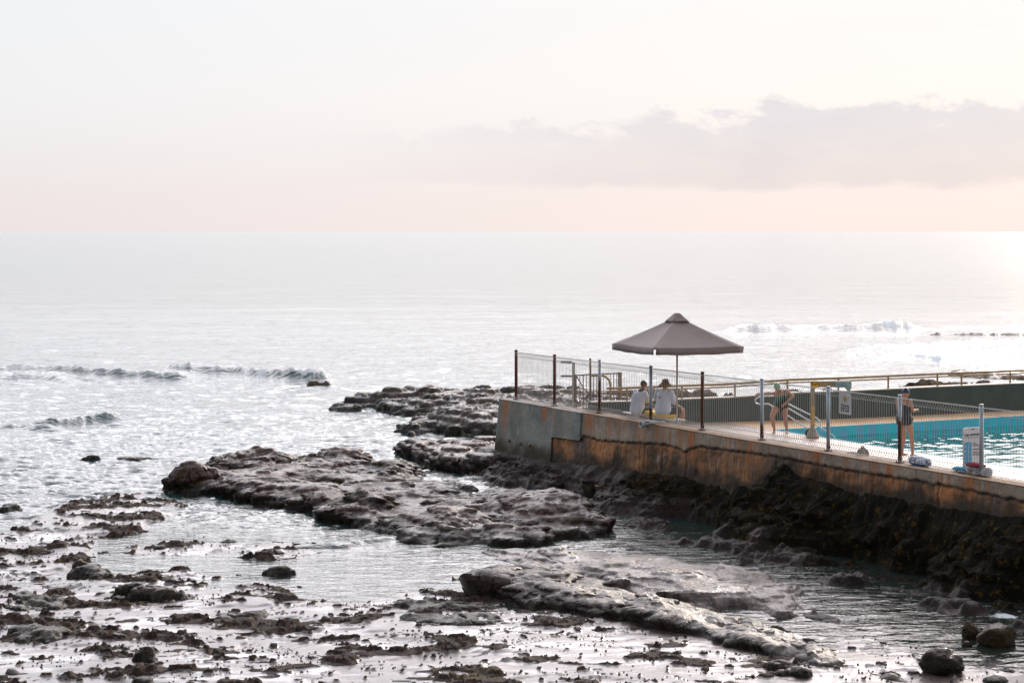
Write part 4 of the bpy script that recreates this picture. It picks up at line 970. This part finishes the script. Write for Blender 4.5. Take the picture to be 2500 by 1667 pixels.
# please keep off the wall
ua, ub2 = u_of_px(2048.5, .08), u_of_px(2077.5, .08); um_ = (ua+ub2)/2; sw = ub2-ua
zt_, zb_ = z_at(0, 958, um_, .08), z_at(0, 1011, um_, .08); sh = zt_-zb_
sg = empty('warning_sign', W(um_, .08, zb_), ROT, 'white notice with a yellow diamond asking people to keep off the wall, on the fence', 'sign')
rounded(sw, sh, .03, .006).build('sign_board', simple('sign_white', (.66,.67,.70), .4, 0, .04), sg)
diamond((0, sh*.70), -.004, sh*.165, .003).build('sign_border', M_INK, sg)
for v_ in [o_ for o_ in [sg]]: pass
ye = diamond((0, sh*.70), -.008, sh*.15, .003).build('sign_diamond', simple('sign_yellow', (.80,.52,.02), .45, 0, .05), sg)
text('!', sh*.26, M_INK, sg, (0,-.013,sh*.70), bold=.004)
for k, tx in enumerate(('Please','keep off','the wall')): text(tx, sh*.145, M_INK, sg, (0,-.005,sh*(.40-.115*k)), bold=.0015, width=sw*.66)
# lap swimming board (faces the camera side, at right angles to the wall)
lpx = P(2374, 1163, 2.1); Yl = 41.75
lb = empty('lap_board', ((2376-CX)/F*Yl, Yl, DECK), atan2(UX, -UY), 'tall white lap swimming board with a blue lane diagram behind the thick fence post', 'sign')
lh = Q(0, 1043, Yl).z-DECK; lw = 58/F*Yl/(-UY)
rounded(lw, lh, .05, .02).build('board', simple('board_white', (.62,.65,.70), .4, 0, .05), lb)
def lz(py): return CH-(py-HY)/F*Yl-DECK
def lx(px): return (px-2376)/F*Yl/(-UY)
MB().box(lx(2368),lx(2378),-.013,-.011,lz(1048),lz(1046)).build('handle_slot', M_INK, lb)
text('Lap swimming', .075, M_INK, lb, (0.0,-.013,lz(1060)), bold=.0022, width=lw*.86)
text('is clockwise and slow', .034, simple('grey_lettering', (.22,.22,.25), .6), lb, (0,-.013,lz(1067)), width=lw*.80)
MB().box(lx(2351),lx(2371),-.0135,-.011,lz(1131),lz(1078)).build('lane_diagram', M_LBLUE, lb)
dm = MB()
dm.box(lx(2361)-.004,lx(2361)+.004,-.0165,-.014,lz(1127),lz(1082))
dm.build('lane_line', M_WHITE, lb)
for sx2, up_ in ((2353.5, 1), (2368.5, -1)):
    for k in range(5):
        ar = MB(); c0_ = lz(1124)+k*.098; x_ = lx(sx2); ar.add([(x_-.012,-.0165,c0_),(x_+.012,-.0165,c0_),(x_,-.0165,c0_+.035*up_),(x_-.012,-.0142,c0_),(x_+.012,-.0142,c0_),(x_,-.0142,c0_+.035*up_)],[(0,1,2),(5,4,3),(0,3,4,1),(1,4,5,2),(2,5,3,0)])
        ar.build('arrow', M_WHITE, lb)
for k, (tx, py) in enumerate((('Swim',1082),('clockwise',1087),('Keep left',1096),('Pass on',1104),('the inside',1109))): text(tx, .042, M_INK, lb, (lx(2374),-.013,lz(py)), bold=.0006, align='LEFT', width=.20 if k else .10)
# stainless hand rails down into the pool
hr = empty('pool_handrail', W(8.0, 4.1, DECK), 0, 'white steel handrails with a looped end sloping down into the pool', 'handrail'); hl = hr.location
def hrt(pts_, r=.02): 
    return MB().tube([Q(*p)-hl for p in pts_], r, 8).build('handrail_tube', simple('white_steel', (.72,.73,.74), .3, .3, .05), hr, True)
hrt([(1893,966,54.3),(1872,967,54.2),(1856,968,54.2),(1847,972,54.2),(1843,978,54.2),(1846,984,54.2),(1853,986.5,54.2),(1864,986,54.2),(1876,986,54.2),(1888,993,54.1),(1905,1002,54.0)])
hrt([(1905,976,54.5),(1975,1011,54),(1995,1021,53.8),(2001,1027,53.8),(2003,1040,53.8),(2004,1078,53.8)])
hrt([(1905,985,54.2),(1975,1026,53.8),(2035,1064,53.2),(2040,1074,53.2)]); hrt([(1905,1002,54.0),(1972,1046,53.6),(2012,1071,53.2)])
# bench, cushion, bags
bn = empty('bench', W(6.8,.72,DECK), ROT, 'low white slatted bench behind the fence that both seated people share', 'bench')
for k in range(3): MB().box(-1.35,1.35,-.2+.14*k,-.09+.14*k,.42,.447,.005).build('seat_slat', M_WHITE, bn)
for sx2 in (-1.1, 1.1): MB().box(sx2-.03,sx2+.03,-.2,.19,0,.417,.005).build('bench_leg', M_GALV, bn)
o = MB().box(-.62,.62,-.235,.2,0,.13,.03).build('cushion', simple('yellow_foam', (.80,.52,.04), .7, 0, .1, 6, bump=.2), None, True, loc=W(7.1,.70,DECK+.449), rz=ROT); tag(o, 'long bright yellow cushion under the person in the brown hat', 'cushion')
def blob(name, loc, r, mat, lab, cat, seed, rz=ROT, parent=None, p=2.6, loc_=None):
    n1_ = 22; th = np.linspace(.001, pi-.001, n1_); phh = np.linspace(0, 2*pi, 2*n1_+1); T, Qh = np.meshgrid(th, phh, indexing='ij')
    f_ = lambda s_: np.sign(s_)*np.abs(s_)**(2/p)
    rr = 1+.10*fbm(np.sin(T)*np.cos(Qh)*2+seed, np.cos(T)*2+np.sin(Qh)*np.sin(T), 4, seed)
    X_, Y_, Z_ = f_(np.cos(Qh))*f_(np.sin(T))*rr*r[0], f_(np.sin(Qh))*f_(np.sin(T))*rr*r[1], f_(np.cos(T))*rr*r[2]
    Z_ = np.maximum(Z_, -r[2]*.85)+r[2]*.85
    o = link(name, grid_mesh(name, X_, Y_, Z_), mat, parent, loc, rz if parent is None else 0)
    return tag(o, lab, cat) if lab else o
def onwall(px, dv=.0, z=TOPZ+.006):
    u_ = u_of_px(px, dv); return W(u_, dv, z)
m_pat, nt, b = new_mat('blue_white_print'); v = nt.co('Object', (1,1,1)); bl = nt.ss(.44,.50, nt.noise(v, 17, 3, .6, 1.0))
sz = nt.n('ShaderNodeSeparateXYZ'); nt.l(v, sz.inputs[0]); bl = nt.m('MAXIMUM', nt.m('SUBTRACT', 1.0, bl), nt.ss(.055,.045, sz.outputs[2]))
bset(nt, b, col=nt.mix(bl, (.62,.66,.74), (.02,.09,.24)), rough=.55, nrm=nt.bump(nt.noise(v, 14, 4), .5, .02))
bb = empty('swim_bag', onwall(2246,.02), ROT, 'blue and white patterned swim bag lying on the wall beside the half rusted post', 'bag')
blob('bag_body', (0,0,0), (.33,.13,.115), m_pat, None, None, 3, parent=bb); MB().tube([(-.2,-.1,.14),(-.1,-.13,.20),(.02,-.12,.19),(.12,-.1,.13)], .012, 6).build('strap', M_WHITE, bb, True)
bk = empty('backpack', onwall(2106,.30,DECK), ROT, 'black and olive backpack standing on the deck edge left of the woman in black', 'bag')
blob('bag_body', (0,0,0), (.15,.12,.30), simple('olive_black_cloth', (.05,.05,.035), .7, 0, .4, 9, spots=((.28,.27,.16), .52, .56, 7), bump=.3), None, None, 5, parent=bk)
MB().tube([(-.06,0,.5),(-.04,0,.58),(.04,0,.58),(.06,0,.5)], .012, 6).build('carry_handle', M_BLACK, bk, True)
blob('clothes_pile', onwall(2086,.32,DECK+.25), (.26,.13,.09), simple('dark_cloth', (.06,.05,.055), .8, 0, .5, 8, spots=((.4,.36,.36), .52, .56, 6), bump=.3), 'low heap of dark clothes left of the olive backpack', 'clothes', 8)
blob('towel', onwall(2353,.10), (.34,.11,.06), simple('blue_towel', (.03,.33,.58), .85, 0, .2, 8, bump=.4), 'bright blue towel heaped on the wall in front of the white board', 'towel', 12)
o = MB().tube([(.14*cos(a)-.0, -.03, .055+.05*sin(a)) for a in np.linspace(0, 2*pi, 17)[:-1]], .009, 6, closed=True).build('cord_loop', M_BLACK, None, True, loc=onwall(2349,-.10), rz=ROT); tag(o, 'black looped strap lying on the wall against the blue towel', 'strap')
gb = empty('sports_bag', onwall(2384,.06), ROT, 'grey sports bag with a dark red top flap at the foot of the thick post', 'bag')
blob('bag_body', (0,0,0), (.30,.13,.10), simple('grey_mixed_cloth', (.16,.16,.17), .75, 0, .4, 8, spots=((.5,.5,.52), .5, .55, 7), bump=.3), None, None, 15, parent=gb)
blob('red_flap', (-.02,0,.155), (.26,.12,.05), simple('dark_red_cloth', (.22,.01,.03), .7, 0, .2, 8, bump=.3), None, None, 17, parent=gb)
blob('grey_bag', onwall(2408,.06), (.13,.11,.10), simple('pale_grey_cloth', (.36,.38,.42), .8, 0, .3, 8, bump=.4), 'small pale grey bag on the wall just right of the thick post', 'bag', 19)
# ---------- people ----------
M_SKIN = simple('skin', (.46,.24,.155), .5, 0, .08, 9); M_SKIN2 = simple('tanned_skin', (.34,.16,.095), .5, 0, .08, 9)
def remesh(mb_, name, mat, parent, vox=.0075, sm=3):
    o = mb_.build(name, mat, None)
    r = o.modifiers.new('r', 'REMESH'); r.mode = 'VOXEL'; r.voxel_size = vox
    s_ = o.modifiers.new('s', 'SMOOTH'); s_.iterations = sm; s_.factor = .5
    dg = bpy.context.evaluated_depsgraph_get(); dg.update(); me = bpy.data.meshes.new_from_object(o.evaluated_get(dg)); me.name = name
    bpy.data.objects.remove(o); me.polygons.foreach_set('use_smooth', [True]*len(me.polygons)); me.materials.clear()
    return link(name, me, mat, parent)
V = Vector
def hand(mb_, wr, d, palm_n, grip=.5):
    wr, d, palm_n = V(wr), V(d).normalized(), V(palm_n).normalized(); side = d.cross(palm_n).normalized()
    pc = wr + d*.045
    mb_.cap(wr, pc+d*.03, .024, .030); mb_.cap(pc+side*.02, pc-side*.02, .022, .022)
    for k, L_ in enumerate((.068,.078,.073,.058)):
        b0 = pc + d*.04 + side*(.030-.020*k); b1 = b0 + d*L_*.5 + palm_n*L_*.5*grip*.6; b2 = b1 + (d*(1-grip)+palm_n*grip).normalized()*L_*.5
        mb_.cap(b0-d*.015, b1, .0105, .0098, 8); mb_.cap(b1, b2, .0098, .0085, 8)
    t0 = wr + d*.02 + side*.025; t1 = t0 + (d*.5+side*.7+palm_n*.3).normalized()*.042; t2 = t1 + (d*.8+side*.2+palm_n*.4).normalized()*.032
    mb_.cap(t0, t1, .0125, .011, 8); mb_.cap(t1, t2, .011, .009, 8)
def head(mb_, c, f, up=(0,0,1)):
    c, f = V(c), V(f).normalized(); up = (V(up)-f*V(up).dot(f)).normalized(); r_ = f.cross(up)
    R_ = Matrix((r_, f, up)).transposed()
    mb_.ell(c, (.076,.092,.112), 18, 12, R_)
    mb_.ell(c+f*.035-up*.055, (.055,.058,.06), 14, 9, R_)          # jaw
    mb_.cap(c+f*.088+up*.012, c+f*.108-up*.022, .009, .014, 8)       # nose
    mb_.cap(c+f*.083-up*.058-r_*.018, c+f*.083-up*.058+r_*.018, .008, .008, 8)   # lips
    mb_.cap(c+f*.080+up*.030-r_*.045, c+f*.080+up*.030+r_*.045, .010, .010, 8)   # brow
    for s_ in (-1, 1): mb_.ell(c+r_*s_*.076-f*.005-up*.01, (.010,.018,.030), 8, 6, R_)
    return R_
def eyes(c, f, parent):
    c, f = V(c), V(f).normalized(); r_ = f.cross(V((0,0,1))).normalized()
    for s_ in (-1, 1): MB().ell(c+f*.083+r_*s_*.030+V((0,0,.008)), (.012,.012,.008), 8, 6).build('eye', M_INK, parent, True)
def limb(mb_, a, b, c, r0, r1, r2):
    a, b, c = V(a), V(b), V(c); m1 = a.lerp(b, .4); mb_.cap(a, m1, r0, r0*1.02); mb_.cap(m1, b, r0*1.02, r1)
    m2 = b.lerp(c, .32); mb_.cap(b, m2, r1, r1*1.04); mb_.cap(m2, c, r1*1.04, r2)
def foot(mb_, an, toe):
    an, toe = V(an), V(toe); d = (toe-an); d.z = 0; d.normalize(); sd_ = V((-d.y, d.x, 0)); z0 = toe.z
    heel = V((an.x, an.y, z0+.012))-d*.045
    mb_.cap(an, V((an.x, an.y, z0+.03)), .034, .034); mb_.cap(heel, toe-d*.03, .030, .026)
    for k in range(5):
        t0 = toe - d*.03 + sd_*(.032-.016*k); mb_.cap(t0-d*.05, t0+d*(.035-.006*k), .014, .0095, 8)
def torso(mb_, shL, shR, hipL, hipR, rc=.095, rw=.085, rh=.105, lean=0):
    shL, shR, hipL, hipR = map(V, (shL, shR, hipL, hipR)); ch = (shL+shR)/2; hp_ = (hipL+hipR)/2
    wst = ch.lerp(hp_, .62)+V((0,lean,0))
    for s_, (sh_, hi_) in enumerate(((shL, hipL), (shR, hipR))):
        c1 = ch.lerp(sh_, .50).lerp(hp_, .22); w1 = wst.lerp(wst+(hi_-hp_), .45); h1 = hp_.lerp(hi_, .72)
        mb_.cap(c1, w1, rc, rw); mb_.cap(w1, h1, rw, rh); mb_.cap(ch.lerp(sh_, .3)-(ch-hp_).normalized()*.02, sh_, .065, .052); mb_.cap(c1, sh_-(ch-hp_).normalized()*.05, rc*.8, .05)
    mb_.cap(ch.lerp(hp_, .2), wst, rc, rw); mb_.cap(wst, hp_, rw, rh)

# woman in black, standing at the pool edge, seen from behind
b0 = P(2215, 1112, DECK)
pw1 = empty('person', (b0[0], b0[1], DECK), 0, 'woman in a black swimsuit and navy cap standing on the pool edge, looking right', 'person', 'people at the pool')
f1 = (.86,.42,-.28); hc = (-.035,.0,1.545)
bd = MB(); head(bd, hc, f1); bd.cap((-.05,-.01,1.47), (-.075,-.01,1.38), .052, .058)
shR, shL, hR, hL = (.055,-.11,1.345), (-.215,.12,1.335), (.005,-.085,.88), (-.155,.085,.88)
torso(bd, shL, shR, hL, hR, .100, .098, .122)
limb(bd, shR, (.115,-.05,1.10), (.205,.06,1.10), .050, .040, .027); hand(bd, (.205,.06,1.10), (.9,.5,.12), (-.3,.5,-.5), .55)
limb(bd, shL, (-.16,.30,1.10), (.05,.33,1.12), .048, .038, .026); hand(bd, (.05,.33,1.12), (1,.1,.0), (0,-.4,-.8), .5)
limb(bd, hR, (.095,-.06,.475), (.115,-.09,.085), .088, .056, .034); foot(bd, (.115,-.09,.085), (.275,-.045,.012))
limb(bd, hL, (-.065,.10,.475), (-.10,.15,.085), .088, .056, .034); foot(bd, (-.10,.15,.085), (.06,.20,.012))
remesh(bd, 'body', M_SKIN, pw1); eyes(hc, f1, pw1)
st_ = MB(); T2 = lambda p, q, t: V(p).lerp(V(q), t)
st_s = MB(); torso(st_s, T2(shL,hL,.17)+V((.045,-.045,0)), T2(shR,hR,.17)+V((-.045,.045,0)), hL, hR, .130, .128, .146)
for h_ in (hR, hL): st_s.cap(V(h_)+V((0,0,.02)), V(h_)-V((0,0,.05)), .126, .108)
for s_, sg_ in ((shR, V((-.075,.02,.035))), (shL, V((.075,-.05,.04)))):
    p_ = V(s_)+sg_; st_s.tube([V(s_).lerp(V(hc), .0)+sg_*.9+V((-.03,-.075,-.16)), p_+V((-.01,-.055,-.04)), p_+V((.0,.0,.012)), p_+V((.05,.05,-.07)), p_+V((.04,.06,-.16))], .011, 6)
remesh(st_s, 'swimsuit', simple('black_swimsuit', (.012,.012,.016), .45, 0, .2, 8), pw1)
def cap_mesh(c, f, mat, parent, nm='swim_cap', k=1.0):
    c, f = V(c), V(f).normalized(); up = (V((0,0,1))-f*f.z).normalized(); ax = (up - f*.25).normalized(); r_ = f.cross(ax).normalized(); ff = ax.cross(r_)*1
    R_ = Matrix((r_, -ff if ff.dot(f) < 0 else ff, ax)).transposed()
    return MB().ell(c+ax*.006, (.086*k,.102*k,.120*k), 22, 10, R_, 0, pi*.53).build(nm, mat, parent, True)
cap_mesh(hc, f1, simple('navy_cap_rubber', (.012,.035,.085), .25, 0, .1), pw1)

# woman climbing out of the pool in a teal patterned suit
b0 = P(1906, 1056, DECK)
pw2 = empty('person', (b0[0], b0[1], DECK), 0, 'bent woman in a teal and black swimsuit and green cap holding the pool handrail', 'person', 'people at the pool')
f2 = (-.55,-.72,-.42); hc = (-.135,-.26,1.275)
bd = MB(); head(bd, hc, f2); bd.cap((-.10,-.20,1.22), (-.02,-.10,1.14), .052, .06)
sR, sL, hR, hL = (-.155,-.12,1.085), (.155,-.07,1.150), (-.085,.06,.735), (.115,.08,.735)
torso(bd, sL, sR, hL, hR, .105, .110, .132)
limb(bd, sR, (-.385,-.02,1.055), (-.585,.06,1.045), .048, .038, .026); hand(bd, (-.585,.06,1.045), (-1,.1,-.35), (0,0,-1), .8)
limb(bd, sL, (.335,-.06,.995), (.115,-.14,.835), .050, .040, .027); hand(bd, (.115,-.14,.835), (-.6,-.4,-.5), (0,.4,-1), .35)
limb(bd, hR, (-.265,-.17,.46), (-.175,-.02,.085), .096, .060, .035); foot(bd, (-.175,-.02,.085), (-.235,-.18,.012))
limb(bd, hL, (.115,-.06,.42), (.165,.02,.085), .096, .060, .035); foot(bd, (.165,.02,.085), (.135,-.15,.012))
remesh(bd, 'body', M_SKIN, pw2); eyes(hc, f2, pw2)
st_s = MB(); torso(st_s, T2(sL,hL,.20)+V((-.05,-.01,0)), T2(sR,hR,.20)+V((.05,-.01,0)), hL, hR, .130, .134, .152)
st_s.cap((.01,.02,.74), (.015,.03,.62), .115, .07)
for s_, sg_ in ((sR, V((.075,0,.04))), (sL, V((-.075,0,.03)))):
    p_ = V(s_)+sg_; st_s.tube([p_+V((0,-.08,-.14)), p_+V((0,-.065,-.03)), p_+V((0,0,.015)), p_+V((0,.06,-.05)), p_+V((0,.07,-.14))], .013, 6)
m_su, nt, b = new_mat('teal_black_swimsuit'); v = nt.co('Object'); sp = nt.n('ShaderNodeSeparateXYZ'); nt.l(v, sp.inputs[0])
fz = nt.m('ADD', sp.outputs[2], nt.m('ADD', nt.m('MULTIPLY', sp.outputs[0], -1.0), nt.m('MULTIPLY', nt.m('SUBTRACT', nt.noise(v, 9, 4, .6, .8), .5), .45)))
bset(nt, b, col=nt.mix(nt.ss(.88,1.04, fz), (.010,.012,.016), (.02,.20,.18)), rough=.4)
remesh(st_s, 'swimsuit', m_su, pw2)
cap_mesh(hc, f2, simple('green_cap_rubber', (.16,.42,.20), .35, 0, .1), pw2)

# two people on the bench with their backs to the fence
def seated(px, py, lab, fdir, hair, shirt, skin, hatted):
    p = P(px, py, 2.15+.02); t = empty('person', (p[0], p[1], DECK+.47), 0, lab, 'person', 'people at the pool')
    return t
t = seated(1562, 1011, 'man with short dark hair in a white shirt sitting hunched, hand at his chin', None, None, None, None, 0)
f3 = (.85,.40,-.30); hc = (.115,.06,.815)
bd = MB(); head(bd, hc, f3); bd.cap((.085,.03,.74), (.03,.0,.66), .055, .065)
sR, sL, hR, hL = (.125,-.13,.585), (-.10,.16,.60), (.0,-.10,.10), (-.10,.09,.10)
torso(bd, sL, sR, hL, hR, .11, .115, .12)
limb(bd, sR, (.27,-.06,.33), (.245,.06,.60), .052, .043, .029); hand(bd, (.245,.06,.60), (-.3,.1,1), (-1,0,.0), .7)
limb(bd, sL, (.02,.32,.34), (.30,.36,.24), .05, .042, .028); hand(bd, (.30,.36,.24), (1,.2,-.2), (0,0,-1), .4)
limb(bd, hR, (.36,.16,.11), (.36,.18,-.38), .085, .058, .036); foot(bd, (.36,.18,-.38), (.55,.24,-.455))
limb(bd, hL, (.22,.36,.11), (.24,.38,-.38), .085, .058, .036); foot(bd, (.24,.38,-.38), (.42,.46,-.455))
remesh(bd, 'body', M_SKIN2, t); eyes(hc, f3, t)
M_SHIRT = simple('white_shirt_cloth', (.64,.71,.84), .85, 0, .05, 4, bump=.35, stretch=(1,1,.5))
sh_ = MB(); torso(sh_, sL, sR, (-.13,.10,.10), (-.02,-.12,.10), .135, .145, .150)
sh_.cap((-.10,-.03,.50), (-.14,-.02,.12), .12, .14); sh_.cap(sR, (.235,-.07,.40), .082, .088); sh_.cap(sL, (-.01,.29,.40), .08, .086)
remesh(sh_, 'shirt', M_SHIRT, t, .010, 5)
so_ = MB(); so_.cap((.0,-.10,.09), (.27,.11,.11), .118, .098); so_.cap((-.10,.09,.09), (.15,.30,.11), .118, .098); so_.cap((-.08,0,.08), (.0,.0,.10), .13, .13)
remesh(so_, 'shorts', simple('black_shorts_cloth', (.016,.016,.018), .8), t, .010, 3)
c_, f_ = V(hc), V(f3).normalized(); ax = (V((0,0,1))-f_*.45).normalized(); r_ = f_.cross(ax).normalized(); R_ = Matrix((r_, ax.cross(r_), ax)).transposed()
hr_ = MB().ell(c_+ax*.004, (.082,.098,.118), 22, 10, R_, 0, pi*.56); hr_.build('hair', simple('dark_brown_hair', (.045,.025,.018), .7, 0, .4, 40, bump=.5), t, True)
cp_ = MB().tube([V((.05,.0,.68))+V((.075*cos(a), .085*sin(a), .018*cos(a))) for a in np.linspace(0, 2*pi, 17)[:-1]], .022, 8, closed=True); cp_.build('dark_collar', M_INK, t, True)

t = seated(1622, 1018, 'person in brown bucket hat and white shirt with red print on a yellow cushion', None, None, None, None, 1)
t.location.z += .11
f4 = (.55,.80,-.15); hc = (.035,.07,.775)
bd = MB(); head(bd, hc, f4); bd.cap((.03,.04,.70), (.0,.0,.62), .055, .065)
sR, sL, hR, hL = (.165,-.10,.555), (-.175,.12,.565), (.05,-.09,.08), (-.11,.08,.08)
torso(bd, sL, sR, hL, hR, .11, .12, .13)
limb(bd, sR, (.30,-.04,.24), (.40,.10,.17), .054, .044, .03); hand(bd, (.40,.10,.17), (.8,.5,-.2), (0,.2,-1), .4)
limb(bd, sL, (-.20,.28,.33), (.02,.42,.22), .052, .042, .03); hand(bd, (.02,.42,.22), (.8,.5,-.1), (0,.2,-1), .4)
limb(bd, hR, (.50,.06,.065), (.50,.10,-.44), .090, .066, .038); foot(bd, (.50,.10,-.44), (.66,.20,-.515))
limb(bd, hL, (.20,.42,.07), (.20,.44,-.44), .090, .064, .038); foot(bd, (.20,.44,-.44), (.36,.56,-.515))
remesh(bd, 'body', M_SKIN, t); eyes(hc, f4, t)
sh_ = MB(); torso(sh_, sL, sR, (-.13,.08,.10), (.06,-.11,.10), .14, .155, .165)
sh_.cap((-.03,-.03,.48), (-.05,-.05,.10), .17, .185); sh_.cap(sR, (.27,-.06,.31), .088, .092); sh_.cap(sL, (-.20,.22,.40), .082, .088)
shirt = remesh(sh_, 'shirt', M_SHIRT, t, .010, 5)
so_ = MB(); so_.cap((.05,-.09,.06), (.38,.03,.065), .125, .100); so_.cap((-.11,.08,.06), (.13,.30,.07), .12, .10)
remesh(so_, 'shorts', simple('black_shorts_cloth_b', (.016,.016,.018), .8), t, .010, 3)
# faded red print, curved onto the back of the shirt
def print_on(parent, target, rows):
    mb_ = MB(); dg = bpy.context.evaluated_depsgraph_get()
    from mathutils.bvhtree import BVHTree
    bv = BVHTree.FromPolygons([v_.co for v_ in target.data.vertices], [p_.vertices[:] for p_ in target.data.polygons])
    cu = bpy.data.curves.new('pr', 'FONT'); cu.body = rows; cu.size = .075; cu.offset = .002; cu.extrude = .001
    o = bpy.data.objects.new('pr', cu); COL.objects.link(o); dg.update(); me = bpy.data.meshes.new_from_object(o.evaluated_get(dg)); bpy.data.objects.remove(o)
    for v_ in me.vertices:
        x, z = -.235+v_.co.x*.78, .43+v_.co.y-.18*(v_.co.x); hit = bv.ray_cast(V((x, -1, z)), V((0,1,0)))
        y = hit[0].y if hit[0] is not None else -.15
        v_.co = V((x, y-.004-v_.co.z, z))
    me.materials.clear(); return link('print', me, simple('red_print', (.45,.04,.05), .7), parent)
print_on(t, shirt, 'SURF')
M_HAT = simple('brown_hat_cloth', (.17,.085,.042), .85, 0, .2, 12, bump=.4); hc = V(hc); tl = Matrix.Rotation(radians(-8), 3, 'X')
vs = []; fs = []; K = 32; pr = [(.001,.150),(.06,.146),(.088,.115),(.098,.055),(.102,.030),(.15,.012),(.215,-.055),(.218,-.062),(.15,.000),(.102,.015)]
for k in range(K):
    a = 2*pi*k/K; wv_ = 1+.03*sin(a*3)
    for (r, z) in pr: vs.append(hc + tl @ V((cos(a)*r*wv_, sin(a)*r*.95, z+.012*sin(a*2)*(r > .12))))
n_ = len(pr)
for k in range(K):
    for j in range(n_-1): fs.append((k*n_+j, ((k+1) % K)*n_+j, ((k+1) % K)*n_+j+1, k*n_+j+1))
MB().add(vs, fs).build('hat', M_HAT, t, True)
hb2 = MB().tube([hc + tl @ V((cos(a)*.104, sin(a)*.10, .042)) for a in np.linspace(0, 2*pi, 25)[:-1]], .012, 6, closed=True); hb2.build('hat_band', M_INK, t, True)
